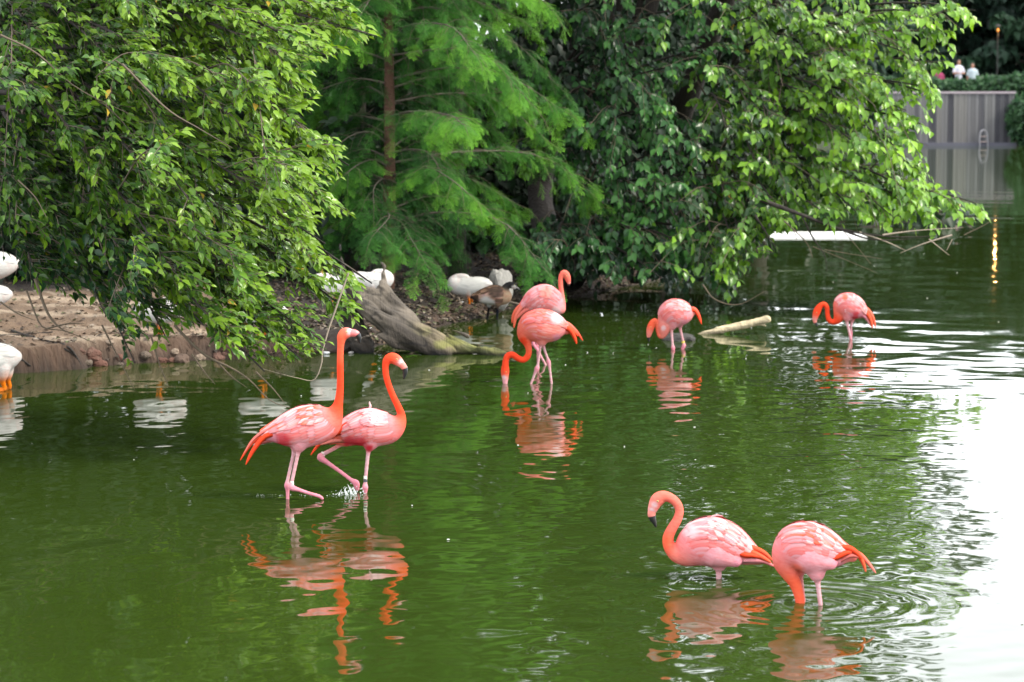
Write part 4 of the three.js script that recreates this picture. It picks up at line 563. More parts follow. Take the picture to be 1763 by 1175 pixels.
{
  const r = rand(41), base = V(2.2, 0.15, -41), B = [];
  const tips = [[1680, 18, 31.5], [1640, 60, 31.8], [1600, 20, 31.8], [1625, 110, 31.6], [1600, 150, 31.4], [1560, 90, 31.6], [1615, 165, 31.6], [1560, 190, 31.2], [1590, 215, 31.4], [1520, 130, 31.2], [1500, 50, 31.8], [1440, 100, 31.4], [1400, 40, 32], [1460, 180, 31], [1540, 250, 31], [1590, 290, 31.4], [1480, 250, 30.8], [1390, 160, 31.4], [1340, 90, 32], [1300, 30, 32.4], [1330, 200, 31.4], [1420, 290, 30.8], [1500, 320, 30.6], [1570, 330, 30.9], [1640, 345, 31], [1690, 352, 31.2], [1610, 375, 30.8], [1540, 375, 30.5], [1480, 370, 30.4], [1420, 365, 30.5], [1360, 330, 30.8], [1300, 280, 31.2], [1280, 160, 32], [1250, 220, 31.6], [1350, 390, 30.5], [1300, 370, 30.8], [1260, 420, 30.6], [1290, 450, 30.4], [1330, 430, 30.4], [1240, 480, 30.6], [1250, 350, 31], [1270, 505, 30.4], [1225, 440, 30.8]];
  for (const [px, py, d] of tips) B.push({ pts: curveTo(at(1180 + 60 * r() + (px - 1180) * 0.25, py * 0.7 + 40 + 60 * r(), d + 2.8), at(px, py, d), 0.2 + 0.2 * r(), 0), r0: 0.028, r1: 0.005, forks: 3 });
  for (let i = 0; i < 40; i++) { const y = 3.6 + 6.2 * r(); B.push({ pts: curveTo(V(3 + 0.6 * r(), 3 + 3.5 * r(), -35.5), V(2.4 + 2.9 * r() - 0.1 * (y - 3.6), y, -31.2 - 3.6 * r()), 0.3, 0), r0: 0.05, r1: 0.006, forks: 3, n: 0.5 }); }
  const tw = (rows, d = 30.4) => rows.map(([x, y]) => at(x, y, d));
  broadleaf('overhanging_tree', 'bright green leafy tree on the right, reaching low over the water with bare twigs below', base, {
    trunk: { pts: [base, V(2.3, 1.6, -39.5), V(2.8, 3.4, -37), V(3.5, 6, -34.8), V(3.6, 8.5, -34.2)], r0: 0.24, r1: 0.06 }, boughs: B, twigs: 6, twigLen: [0.3, 0.65], leafLen: [0.085, 0.145], gap: 0.052, droop: 0.6, seed: 43, spread: 0.95, bias: V(0.35, -0.05, 0.3), light: V(0.45, 0.95, 0.35),
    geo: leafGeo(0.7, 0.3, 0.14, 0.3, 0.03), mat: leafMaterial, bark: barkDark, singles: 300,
    palette: [[0.016, 0.055, 0.008], [0.07, 0.175, 0.012], [0.145, 0.3, 0.014], [0.2, 0.37, 0.014], [0.4, 0.26, 0.02]], pick: (p, s, tone, q) => { const [x] = pxOf(p); if (q() < 0.002) return 4; return clamp(Math.floor((0.4 * s + 0.5 * tone + 0.3 * (q() - 0.5) + 0.0009 * (x - 1330)) * 3.4), 0, 3); },  // interior shade and light from the right put into the leaf tints
    keep: (p, q) => { const [x, y] = pxOf(p); if (y < 0) return x < 1690 + 20 * q() && !(y < -60 && q() < 0.72 * smooth(x, 1260, 1560)); const w = 14 * (q() - 0.5); return y + w < lineAt([[1150, 480], [1200, 500], [1240, 520], [1275, 512], [1290, 455], [1330, 445], [1350, 400], [1400, 395], [1480, 392], [1560, 398], [1640, 395], [1690, 380], [1715, 370]], x) && x + w < lineAt([[-20, 1640], [15, 1690], [40, 1680], [70, 1640], [100, 1645], [130, 1600], [160, 1625], [200, 1610], [230, 1600], [250, 1580], [290, 1605], [310, 1600], [335, 1690], [350, 1712], [380, 1700], [400, 1640]], y); },
    extraTwigs: [
      { pts: tw([[1300, 340], [1380, 370], [1450, 395], [1540, 408], [1640, 405]]), r0: 0.03, mat: barkDark }, { pts: tw([[1480, 400], [1530, 418], [1560, 432]]), r0: 0.012, mat: twigPale }, { pts: tw([[1640, 405], [1590, 420], [1550, 436]]), r0: 0.012, mat: twigPale }, { pts: tw([[1600, 412], [1635, 440]]), r0: 0.008, mat: twigPale }, { pts: tw([[1640, 412], [1630, 432]]), r0: 0.007, mat: twigPale },
      { pts: tw([[1380, 370], [1400, 410], [1420, 440], [1424, 470]]), r0: 0.014, mat: barkDark }, { pts: tw([[1300, 370], [1325, 410], [1345, 440]]), r0: 0.014, mat: barkDark }, { pts: tw([[1420, 430], [1480, 440], [1520, 446]]), r0: 0.006 }, { pts: tw([[1400, 425], [1450, 445], [1510, 470]]), r0: 0.006 }, { pts: tw([[1450, 395], [1480, 430], [1500, 455]]), r0: 0.006 }, { pts: tw([[1660, 405], [1700, 385], [1712, 376]]), r0: 0.006 }, { pts: tw([[1210, 490], [1230, 515], [1270, 525], [1320, 500]]), r0: 0.012 }, { pts: tw([[1440, 392], [1500, 412], [1600, 410]]), r0: 0.018, mat: barkDark }, { pts: tw([[1350, 380], [1390, 420], [1400, 445]]), r0: 0.01 }, { pts: tw([[1520, 405], [1570, 398], [1660, 392]]), r0: 0.012, mat: twigPale }],
  });
}
// low leafy shrubs at the water's edge under the dark tree
{
  const r = rand(51);
  for (const [px, py, d, w, label] of [[985, 440, 32.4, 60, 'bluish shrub at the waterline, left of the dark tree trunk'], [1100, 430, 33.2, 70, 'bluish shrub at the waterline under the dark tree'], [1200, 440, 33.6, 60, 'green shrub at the waterline under the overhanging tree']]) {
    const base = at(px, 490, d + 1.4).setY(0.05), B = []; for (let i = 0; i < 14; i++) B.push({ pts: curveTo(base.clone().add(V(0.2 * (r() - 0.5), 0.05, 0)), at(px + w * 2 * (r() - 0.5), py - 60 + 100 * r(), d + 1.3 * (r() - 0.3)), 0.15, 0), r0: 0.015, r1: 0.004, forks: 2 });
    broadleaf('shrub', label, base, { boughs: B, twigs: 5, twigLen: [0.2, 0.45], leafLen: [0.08, 0.12], droop: 0.7, gap: 0.05, seed: px, geo: leafGeo(0.72, 0.3, 0.12, 0.2, 0.03), mat: (a, b, c) => leafMaterial(a, b, c, { clearcoat: 1, clearcoatRoughness: 0.32, transmission: 0.3 }), bark: barkDark, singles: 60, palette: [[0.02, 0.05, 0.025], [0.03, 0.075, 0.035], [0.045, 0.11, 0.04]], pick: (p, s, t, q) => clamp(Math.floor((0.5 * s + 0.4 * t + 0.3 * (q() - 0.5)) * 3), 0, 2), bias: V(0, 0.1, 0.3), light: V(0.2, 0.9, 0.6) }).userData.category = 'shrub';
  }
}
// trees behind, their shade on each other deepened by near-black leaf colours
function backTree(name, label, base, H, spread, seed, palette, n, leaf, trunkR = 0.2, low = 0.15, singles = 0) {
  const r = rand(seed), root = thing(name, base, 0, label, 'tree'), leaves = [], clumps = [];
  part('trunk', tube([V(), V(0.1, H * 0.3, 0), V(-0.1, H * 0.6, 0.1), V(0, H * 0.9, 0)], trunkR, 0.04, 8, 14, 0.25), barkDark, root);
  for (let i = 0; i < 70; i++) { const h = lerp(low, 1, Math.pow(r(), 0.9)) * H, w = spread * Math.sqrt(Math.max(0.1, 1 - Math.pow((h / H - 0.42) / 0.62, 2))), a = r() * 6.283, q = Math.sqrt(r()) * w; clumps.push([V(Math.cos(a) * q, h, Math.sin(a) * q), 0.35 + 0.5 * r(), r()]); }
  const lim = clumps.filter((_, i) => i % 6 === 0).map(([p]) => tube([V(0, p.y * 0.6, 0), p.clone().multiplyScalar(0.6).setY(p.y * 0.85), p], trunkR * 0.3, 0.01, 5, 6, 0.2)); part('branch', mergeGeometries(lim), barkDark, root);
  for (let i = 0; i < n; i++) { const [c, s, tone] = clumps[Math.floor(r() * clumps.length)], b = ball(r), p = c.clone().add(V(b.x * s * 1.3, b.y * s * 0.75, b.z * s * 1.3)); if (p.y < 0.1) continue; leaves.push([leafMatrix(p, ball(r).add(V(0, -0.5, 0)), V(0.2, 1, 0.4).addScaledVector(ball(r), 0.8), leaf * (0.7 + 0.6 * r())), Math.floor(tone * palette.length * 0.999), 0.75 + 0.5 * r()]); }
  putLeaves(root, 'foliage', leaves, BACKLEAF, (a, b, c) => leafMaterial(a, b, c, { clearcoat: 0.4, clearcoatRoughness: 0.4, transmission: 0.3 }), palette, singles);
  return root;
}
const BACKLEAF = leafGeo(0.6, 0.3, 0.15, 0);
{
  const dark = [[0.005, 0.016, 0.006], [0.008, 0.024, 0.008], [0.012, 0.034, 0.011]];  // leaf colours lowered to keep the shade between the trees near black
  let i = 0;
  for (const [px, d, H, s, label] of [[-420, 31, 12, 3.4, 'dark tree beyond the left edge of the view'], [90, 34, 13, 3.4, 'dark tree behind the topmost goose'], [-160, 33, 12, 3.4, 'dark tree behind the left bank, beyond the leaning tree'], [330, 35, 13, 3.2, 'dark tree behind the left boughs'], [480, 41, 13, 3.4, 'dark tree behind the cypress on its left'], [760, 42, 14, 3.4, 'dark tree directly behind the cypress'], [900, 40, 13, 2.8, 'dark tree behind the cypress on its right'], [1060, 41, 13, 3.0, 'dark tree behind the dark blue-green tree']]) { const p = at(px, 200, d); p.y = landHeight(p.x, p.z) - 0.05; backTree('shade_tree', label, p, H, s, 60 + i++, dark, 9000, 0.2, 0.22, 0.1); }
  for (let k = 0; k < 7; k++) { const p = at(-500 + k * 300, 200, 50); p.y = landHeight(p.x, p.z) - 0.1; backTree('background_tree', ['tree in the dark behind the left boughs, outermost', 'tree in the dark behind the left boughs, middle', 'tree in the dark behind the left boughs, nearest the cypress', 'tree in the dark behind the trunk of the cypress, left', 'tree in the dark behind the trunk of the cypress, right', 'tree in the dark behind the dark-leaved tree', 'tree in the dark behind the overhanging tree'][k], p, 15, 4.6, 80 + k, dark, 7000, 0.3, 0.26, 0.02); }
}
// ---------- far shore ----------
{
  const D = 125, x0 = at(1440, 250, D).x, x1 = at(1746, 250, D).x, wall = thing('retaining_wall', V(0, 0, -D), 0, 'tall grey concrete retaining wall with dark vertical streaks, across the pond', 'wall'), r = rand(7), n = 26, wide = Array.from({ length: n }, () => 0.45 + 1.3 * r()), sum = wide.reduce((a, b) => a + b, 0); let xc = x0;
  const STAIN = dataTex(256, (u, v) => { const k = 0.35 + 0.95 * tileFbm(u, (v * 0.12 + 0.4) % 1, 6, 5, 8) * (0.6 + 0.4 * v) + 0.12 * (tileFbm(u, v, 32, 3, 9) - 0.5); return [k, k, k]; });
  const mats = [[0.15, 0.148, 0.15], [0.135, 0.133, 0.138], [0.12, 0.118, 0.125], [0.17, 0.165, 0.158], [0.085, 0.084, 0.094], [0.05, 0.05, 0.06]].map((c) => std(...c, 0.9, { map: STAIN, bumpMap: STAIN, bumpScale: 0.02 }));
  for (let i = 0; i < n; i++) { const w = wide[i] / sum * (x1 - x0), g = new THREE.BoxGeometry(w - 0.015, 2.55, 0.4); xc += w; g.translate(xc - w / 2, 1.2, -0.2 + 0.03 * r()); part('concrete_panel', g, mats[[0, 1, 1, 0, 1, 0, 0, 1, 0, 1, 0, 4, 0, 5, 3, 0, 5, 3, 3, 1, 4, 0, 5, 4, 5, 1][i]], wall); }
  const ledge = new THREE.BoxGeometry(x1 - x0 + 0.1, 0.3, 0.5); ledge.translate((x0 + x1) / 2, 0.0, 0.2); part('ledge', ledge, std(0.07, 0.07, 0.09, 0.9), wall);
  const cap = new THREE.BoxGeometry(x1 - x0 + 0.1, 0.1, 0.5); cap.translate((x0 + x1) / 2, 2.53, -0.17); part('coping', cap, std(0.28, 0.24, 0.26, 0.9), wall);
  const rp = at(1694, 250, 124.4).setY(0), rail = thing('handrail', rp, 0, 'pale arched metal handrail at the foot of the concrete wall', 'handrail');
  for (const z of [0, -0.18]) part('rail', tube([V(-0.18, -0.2, z), V(-0.18, 0.45, z), V(-0.12, 0.68, z), V(0, 0.76, z), V(0.12, 0.68, z), V(0.18, 0.45, z), V(0.2, -0.2, z)], 0.027, 0.027, 8, 24), std(0.22, 0.215, 0.23, 0.7), rail);
  const rs = std(0.3, 0.24, 0.22, 0.7); for (const y of [0.2, 0.45]) part('rung', tube([V(-0.18, y, -0.09), V(0.19, y, -0.09)], 0.03, 0.03, 6, 2), rs, rail);
}
// hedge and trees above the wall
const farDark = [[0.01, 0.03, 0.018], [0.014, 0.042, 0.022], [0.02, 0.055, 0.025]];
{
  const r = rand(70);
  let k = 0;
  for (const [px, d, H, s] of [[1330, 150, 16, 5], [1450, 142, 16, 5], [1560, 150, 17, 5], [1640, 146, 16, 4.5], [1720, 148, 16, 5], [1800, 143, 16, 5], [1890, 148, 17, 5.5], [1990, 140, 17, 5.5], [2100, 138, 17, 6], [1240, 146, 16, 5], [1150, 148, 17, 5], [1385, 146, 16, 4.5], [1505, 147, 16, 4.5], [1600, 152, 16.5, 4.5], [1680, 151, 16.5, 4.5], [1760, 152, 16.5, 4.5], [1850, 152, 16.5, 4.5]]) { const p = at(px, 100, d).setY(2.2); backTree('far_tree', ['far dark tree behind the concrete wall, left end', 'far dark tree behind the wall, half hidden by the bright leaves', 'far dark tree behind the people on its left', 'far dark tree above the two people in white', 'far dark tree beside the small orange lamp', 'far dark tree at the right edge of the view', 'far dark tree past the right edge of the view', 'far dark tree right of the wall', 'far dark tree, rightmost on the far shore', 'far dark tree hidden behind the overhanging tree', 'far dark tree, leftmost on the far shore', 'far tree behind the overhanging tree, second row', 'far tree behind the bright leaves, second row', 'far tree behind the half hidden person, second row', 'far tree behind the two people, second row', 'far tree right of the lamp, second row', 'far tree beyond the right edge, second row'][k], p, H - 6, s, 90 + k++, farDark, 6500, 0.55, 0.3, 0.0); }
  k = 0;
  for (const [px, y, d, w, h] of [[1500, 2.3, 127, 3, 1], [1590, 2.3, 127.4, 2.4, 0.9], [1650, 2.3, 127, 2.4, 0.75], [1710, 2.3, 127, 2.2, 0.95], [1760, 2.0, 126.5, 2, 1.4], [1765, 0.1, 124.6, 1.3, 2.3], [1800, 0.1, 123.8, 2, 2.6]]) {
    const p = at(px, 150, d).setY(y), root = thing('bush', p, 0, ['clipped bush on the wall behind the bright leaves', 'bush on the concrete wall left of the people', 'bush on the wall in front of the people in white', 'bush on the wall under the orange lamp', 'bush on the wall at the right edge', 'dark bush hanging to the water at the end of the wall', 'dark bush at the waterline past the wall end'][k++], 'bush'), L = [];
    const st = []; for (let i = 0; i < 6; i++) st.push(tube([V(0.3 * (r() - 0.5), 0, 0), V(w * (r() - 0.5), h * 0.8, 0.5 * (r() - 0.5))], 0.02, 0.008, 4, 3)); part('stem', mergeGeometries(st), barkDark, root);
    for (let i = 0; i < 2600; i++) { const b = ball(r); L.push([leafMatrix(V(b.x * w * 0.6, h * (0.5 + b.y * 0.5), b.z * 0.7), ball(r), V(0, 1, 0.4).addScaledVector(ball(r), 0.7), 0.2 + 0.16 * r()), Math.floor(r() * 3), 0.8 + 0.5 * r()]); }
    putLeaves(root, 'foliage', L, BACKLEAF, (a, b, c) => leafMaterial(a, b, c, { clearcoat: 0.3 }), [[0.02, 0.06, 0.025], [0.03, 0.08, 0.03], [0.04, 0.1, 0.035]], 0);
  }
}
// lamps
for (const [px, h, d, label] of [[1718, 5.72, 135, 'small orange lamp on a slim post among the far trees']]) {
  const p = at(px, 100, d).setY(2.3), root = thing('street_lamp', p, 0, label, 'lamp'), y = h - 2.3, mt = std(0.012, 0.012, 0.012, 0.7);
  part('post', tube([V(0, 0, 0), V(0, y - 0.3, 0), V(0.02, y - 0.15, 0)], 0.03, 0.02, 8, 6), mt, root);
  const cage = new THREE.CylinderGeometry(0.05, 0.16, 0.12, 8, 1, true); cage.translate(0, y + 0.24, 0); part('lamp_cap', cage, mt, root);
  const g = new THREE.SphereGeometry(0.075, 12, 10); g.scale(0.8, 1.2, 0.8); g.translate(0, y, 0); part('lamp_globe', g, new THREE.MeshStandardMaterial({ color: 0x201008, emissive: C(1, 0.36, 0.06), emissiveIntensity: 0.6 }), root);
  const l = new THREE.PointLight(C(1, 0.5, 0.15), 2); l.name = 'lamp_light'; l.position.set(0, y, 0.2); l.castShadow = true; root.add(l);
}
// two people on the path above the wall
function person(label, p, turn, shirt, seed, withArm) {
  const root = thing('person', p, turn, label, 'person', null), S = [], sk = C(0.28, 0.14, 0.09), hair = C(0.03, 0.018, 0.012), seg = (a, b, ra, rb, c, k = 0.03, wz = 1) => ({ a: V(...a), b: V(...b), ra, rb, wz, k, ca: c, cb: c, soft: 0.01 });
  const t = C(0.05, 0.06, 0.09);
  S.push(seg([0, 1.0, 0], [0, 1.38, 0], 0.15, 0.17, sk, 0.03, 0.7), seg([0, 1.42, 0], [0, 1.56, 0.01], 0.055, 0.05, sk), seg([0, 1.62, 0.01], [0, 1.7, 0], 0.085, 0.1, sk), seg([0, 1.6, 0.09], [0, 1.63, 0.115], 0.02, 0.014, sk, 0.01));
  for (const s of [-1, 1]) { S.push(seg([s * 0.1, 0.95, 0], [s * 0.11, 0.5, 0.02], 0.09, 0.065, t), seg([s * 0.11, 0.5, 0.02], [s * 0.11, 0.08, -0.02], 0.06, 0.045, t), seg([s * 0.11, 0.05, -0.02], [s * 0.12, 0.04, 0.13], 0.045, 0.035, t)); const el = withArm ? [s * 0.27, 1.12, 0.06] : [s * 0.24, 1.1, 0], ha = withArm ? [s * 0.06, 1.14, 0.24] : [s * 0.25, 0.84, 0.06]; S.push(seg([s * 0.18, 1.38, 0], el, 0.055, 0.045, sk), seg(el, ha, 0.043, 0.03, sk)); for (let f = 0; f < 5; f++) { const dx = (f - 2) * 0.018; S.push(seg(ha, [ha[0] + dx, ha[1] - 0.08 + 0.02 * Math.abs(f - 2), ha[2] + 0.03], 0.014, 0.008, sk, 0.008)); } }
  part('body', meshSegs(S, 0.018, { colour: (x, y, z, n, c) => (y > 1.66 && z < 0.075) || (y > 1.56 && z < 0.0) ? hair.toArray() : y > 1.615 && y < 1.63 && z > 0.075 && Math.abs(Math.abs(x) - 0.035) < 0.015 ? [0.02, 0.02, 0.02] : y < 1.57 && y > 1.55 && z > 0.07 && Math.abs(x) < 0.03 ? [0.3, 0.07, 0.06] : c }), new THREE.MeshStandardMaterial({ vertexColors: true, roughness: 0.7 }), root);
  const W = [seg([0, 0.95, 0], [0, 1.36, 0], 0.18, 0.19, shirt, 0.03, 0.72), seg([-0.17, 1.385, 0], [0.17, 1.385, 0], 0.075, 0.075, shirt)];
  for (const s of [-1, 1]) W.push(seg([s * 0.18, 1.38, 0], withArm ? [s * 0.25, 1.2, 0.03] : [s * 0.225, 1.2, 0], 0.078, 0.075, shirt));
  part('shirt', meshSegs(W, 0.02), new THREE.MeshStandardMaterial({ vertexColors: true, roughness: 0.85 }), root);
}
person('person in a white shirt, left of the two standing above the concrete wall', at(1651, 118, 130).setY(2.35), 0.2, C(0.42, 0.42, 0.48), 1, true);
person('person in a pale top, right of the two standing above the concrete wall', at(1675, 120, 131).setY(2.2), -0.2, C(0.34, 0.4, 0.43), 2, false);
person('person in a maroon top above the wall, half hidden by bright leaves', at(1617, 118, 130).setY(2.0), 0.1, C(0.2, 0.02, 0.07), 3, false);
// the white float beyond the overhanging tree
{
  const a = at(1268, 405, 47.5), b = at(1484, 405, 47.5), root = thing('floating_platform', V((a.x + b.x) / 2, 0, -47.6), 0, 'long flat white float lying on the water behind the overhanging branches', 'float'), w = b.x - a.x, m = std(0.85, 0.85, 0.83, 0.6);
  for (let i = 0; i < 4; i++) { const g = new THREE.BoxGeometry(w / 4 - 0.012, 0.05, 1.8); g.translate(-w / 2 + (i + 0.5) * w / 4, 0.005, 0); part('deck_panel', g, m, root); }
}
// ---------- geese ----------
const GOOSE = {
  up: { axis: [[0.62, -0.64, 0.05, 0.8], [0.55, -0.68, 0.07, 0.85], [0.47, -0.6, 0.058, 1], [0.44, -0.45, 0.055, 1], [0.42, -0.3, 0.078, 1], [0.36, -0.12, 0.15, 0.9], [0.2, 0, 0.2, 0.9], [0, 0.02, 0.215, 0.9], [-0.2, 0, 0.18, 0.9], [-0.38, -0.04, 0.1, 0.8], [-0.52, -0.09, 0.045, 0.6]], bill: [[0.6, -0.64, 0.05], [0.68, -0.61, 0.04], [0.77, -0.58, 0.02]], eye: [0.57, -0.69], trunk: 5 },
  tucked: { axis: [[0.0, -0.16, 0.05, 0.8], [0.09, -0.2, 0.075, 0.85], [0.2, -0.22, 0.07, 1], [0.31, -0.2, 0.075, 1], [0.39, -0.1, 0.12, 1], [0.34, -0.02, 0.17, 0.9], [0.2, 0.02, 0.2, 0.9], [0, 0.03, 0.215, 0.9], [-0.2, 0, 0.2, 0.9], [-0.36, -0.02, 0.15, 0.85], [-0.49, -0.03, 0.07, 0.7]], bill: [[0.02, -0.17, 0.05], [-0.05, -0.15, 0.04], [-0.13, -0.14, 0.02]], eye: [0.07, -0.22], trunk: 5 },
  low: { axis: [[0.8, 0.2, 0.05, 0.8], [0.74, 0.13, 0.07, 0.85], [0.64, 0.06, 0.058, 1], [0.54, 0.0, 0.06, 1], [0.46, -0.02, 0.09, 1], [0.36, -0.03, 0.15, 0.9], [0.2, 0, 0.2, 0.9], [0, 0.02, 0.215, 0.9], [-0.2, 0, 0.18, 0.9], [-0.38, -0.04, 0.1, 0.8], [-0.52, -0.09, 0.045, 0.6]], bill: [[0.79, 0.19, 0.05], [0.84, 0.26, 0.04], [0.88, 0.33, 0.02]], eye: [0.77, 0.13], trunk: 5 },
};
function goose(label, cx, cy, len, face, pose, lift, hgt, seed, leg = 0.46, lx = 0) {
  const q = GOOSE[pose], X = (x) => cx + x * len * face, Y = (y) => cy + y * len;
  makeBird('white_goose', label, 'goose', 'white geese on the left bank', {
    zoom: [0, 0, 1], base: [cx, cy + leg * len], lift, trunk: q.trunk, cell: 0.009, mottle: 0.03,
    axis: q.axis.map(([x, y, r, w]) => [X(x), Y(y), r * len, w, 'w']), bill: q.bill.map(([x, y, r]) => [X(x), Y(y), r * len]), black: 2, billHue: 'y', eye: [X(q.eye[0]), Y(q.eye[1])],
    legs: [[[X(lx + 0.02), Y(0.1), 0.09 * len, 0.05, 'w'], [X(lx + 0.02), Y(0.24), 0.035 * len, 0.05, 'y'], [X(lx + 0.0), Y(leg - 0.02), 0.025 * len, 0.05, 'y'], [X(lx + 0.1), Y(leg), 0.025 * len, 0.06, 'y']], [[X(lx - 0.03), Y(0.1), 0.09 * len, -0.05, 'w'], [X(lx - 0.04), Y(0.24), 0.035 * len, -0.05, 'y'], [X(lx - 0.06), Y(leg - 0.02), 0.025 * len, -0.05, 'y'], [X(lx + 0.05), Y(leg), 0.025 * len, -0.06, 'y']]],
    wing: { flank: ['w'], edge: [0.93, 0.92, 0.92], hues: ['w'], tips: ['w'], th1: 1.5, rows: 6, cols: 5, wide: 1.3 },
  }, seed);
}
goose('white goose cut off by the left edge, up on the sandy bank, topmost of three', -32, 458, 118, -1, 'tucked', 0.42, 0, 201);
goose('white goose at the left edge, half in frame, middle of three', -30, 510, 92, -1, 'tucked', 0.36, 0, 202);
goose('white goose with orange legs standing in the shallows at the left edge', -46, 620, 148, -1, 'tucked', 0, 0, 203, 0.36, -0.35);
goose('white goose behind the hanging leaves over the sandy bank', 274, 536, 84, 1, 'tucked', 0.26, 0, 204);
goose('white goose on the bank behind the leaves nearest the erect flamingo', 452, 540, 80, -1, 'tucked', 0.25, 0, 205);
goose('white goose behind the upright prong of the driftwood log, leftmost of three', 572, 492, 76, -1, 'tucked', 0.32, 0, 206);
goose('white goose between the two prongs of the driftwood log', 606, 488, 70, 1, 'tucked', 0.36, 0, 207);
goose('white goose with orange bill behind the driftwood log, rightmost of three', 640, 484, 72, 1, 'tucked', 0.38, 0, 208);
goose('white goose resting in shade under the cypress beside the brown goose', 808, 492, 72, -1, 'tucked', 0.12, 0, 209);
makeBird('brown_goose', 'brown goose with black neck and white cheek at the water under the cypress', 'goose', null, {
  zoom: [530, 380, 4.4075], base: [1420, 748], trunk: 5, cell: 0.009, mottle: 0.2,
  axis: [[1578, 512, 12, 0.8, 'B'], [1560, 494, 24, 0.8, 'B'], [1530, 488, 24, 0.9, 'B'], [1502, 505, 26, 1, 'B'], [1494, 530, 30, 1, 'B'], [1500, 575, 46, 0.9, 't'], [1462, 575, 66, 0.9, 't'], [1410, 565, 70, 0.9, 'n'], [1350, 572, 58, 0.9, 'n'], [1295, 578, 34, 0.8, 'd'], [1245, 580, 14, 0.6, 'B']],
  bill: [[1576, 508, 14], [1595, 520, 11], [1610, 530, 5]], black: 0, eye: [1566, 488], paint: [[1562, 506, 20, 'w'], [1350, 615, 55, 'w'], [1395, 620, 30, 'w'], [1420, 540, 60, 'd']],
  legs: [[[1440, 610, 26, 0.03, 't'], [1440, 650, 11, 0.03, 'B'], [1436, 745, 9, 0.03, 'B'], [1436, 790, 9, 0.03, 'B']], [[1380, 610, 26, -0.03, 'w'], [1375, 655, 11, -0.03, 'B'], [1362, 745, 9, -0.03, 'B'], [1362, 790, 9, -0.03, 'B']]],
  wing: { flank: ['t', 'n', 't'], hues: ['n', 'd'], tips: ['n', 'd', 't'], th1: 1.25, rows: 6, cols: 5, wide: 1.3 },
}, 210);

// ---------- driftwood ----------
const woodBump = dataTex(256, (u, v) => 0.5 * tileFbm(u, v * 0.25 + 0.1, 32, 3, 51) + 0.5 * tileFbm(u, v, 16, 4, 52));
const woodMat = new THREE.MeshPhysicalMaterial({ vertexColors: true, roughness: 0.9, bumpMap: woodBump, bumpScale: 0.012 });
{
  const zs = 4.4075, P0 = ground(530 + 1000 / zs, 380 + 1005 / zs), m = 1 / (scaleAt(P0) * zs), root = thing('driftwood_log', P0, Math.atan2(-P0.x, -P0.z), 'large weathered grey driftwood log with two prongs, mossy end in the water', 'log');
  const L = (x, y, w) => V((x - 1000) * m, (1005 - y) * m, w), G = C(0.085, 0.07, 0.054), D = C(0.038, 0.03, 0.023), M = C(0.085, 0.09, 0.03), T = C(0.15, 0.12, 0.07), segs = [];
  const chain = (rows, k = 0.03) => { const f = spline(rows.map(([x, y, r, w, c]) => [x, y, r, w, c.r, c.g, c.b]), 4); for (let i = 0; i < f.length - 1; i++) { const a = f[i], b = f[i + 1]; segs.push({ a: L(a[0], a[1], a[3]), b: L(b[0], b[1], b[3]), ra: Math.max(0.008, a[2] * m), rb: Math.max(0.008, b[2] * m), wz: 1, k, ca: C(a[4], a[5], a[6]), cb: C(b[4], b[5], b[6]), soft: 0.03 }); } };
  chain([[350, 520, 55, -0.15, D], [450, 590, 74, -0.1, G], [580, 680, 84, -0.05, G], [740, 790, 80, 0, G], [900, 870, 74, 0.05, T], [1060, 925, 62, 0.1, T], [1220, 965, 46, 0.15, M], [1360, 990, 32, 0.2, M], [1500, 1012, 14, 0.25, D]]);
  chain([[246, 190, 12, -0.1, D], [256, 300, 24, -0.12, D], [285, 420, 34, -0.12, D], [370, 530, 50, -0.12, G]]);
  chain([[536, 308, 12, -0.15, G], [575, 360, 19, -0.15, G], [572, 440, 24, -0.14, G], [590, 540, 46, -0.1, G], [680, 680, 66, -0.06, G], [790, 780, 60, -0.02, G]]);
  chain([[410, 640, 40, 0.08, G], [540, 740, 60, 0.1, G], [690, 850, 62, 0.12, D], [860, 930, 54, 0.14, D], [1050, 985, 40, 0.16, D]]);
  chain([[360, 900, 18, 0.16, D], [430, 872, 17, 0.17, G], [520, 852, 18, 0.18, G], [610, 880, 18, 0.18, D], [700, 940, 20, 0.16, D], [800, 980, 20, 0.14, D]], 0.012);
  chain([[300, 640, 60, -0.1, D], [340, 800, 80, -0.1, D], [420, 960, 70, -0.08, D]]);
  chain([[890, 745, 8, 0.0, G], [1050, 815, 10, 0.02, G], [1215, 868, 9, 0.04, G]], 0.006);
  const ax = V(0.8, -0.55, 0.05).normalize(), pe = V(0.55, 0.8, 0);
  part('log_body', meshSegs(segs, 0.011, { uvScale: 3, warp: (x, y, z) => { const p = V(x, y, z), s = p.dot(ax), q = p.dot(pe); return 0.016 * noise3(q * 14, s * 2.2, z * 14) + 0.011 * noise3(q * 28, s * 3.4, z * 28) + 0.006 * noise3(q * 45, s * 7, z * 45) + 0.04 * noise3(s * 4.5, q * 5, z * 5); }, colour: (x, y, z, n, c) => { const p = V(x, y, z), s = p.dot(ax), q = p.dot(pe), v = 0.95 + 0.22 * noise3(q * 45, s * 4, z * 45) + 0.5 * noise3(s * 6, q * 7, z * 7) + 0.25 * noise3(s * 20, q * 20, z * 20), crack = lerp(0.35, 1, smooth(Math.abs(noise3(q * 16, s * 1.8, z * 16)), 0, 0.12)), moss = smooth(noise3(x * 7, y * 9, z * 7) + n.y * 0.5, 0.2, 0.7) * smooth(x, -0.35, 0.2), wet = 1 - smooth(y, 0.0, 0.06); c = [lerp(c[0], 0.13, moss), lerp(c[1], 0.13, moss), lerp(c[2], 0.035, moss)]; return c.map((a) => clamp(a * v * crack * lerp(1, 0.3, wet), 0.01, 0.6)); } }), woodMat, root);
}
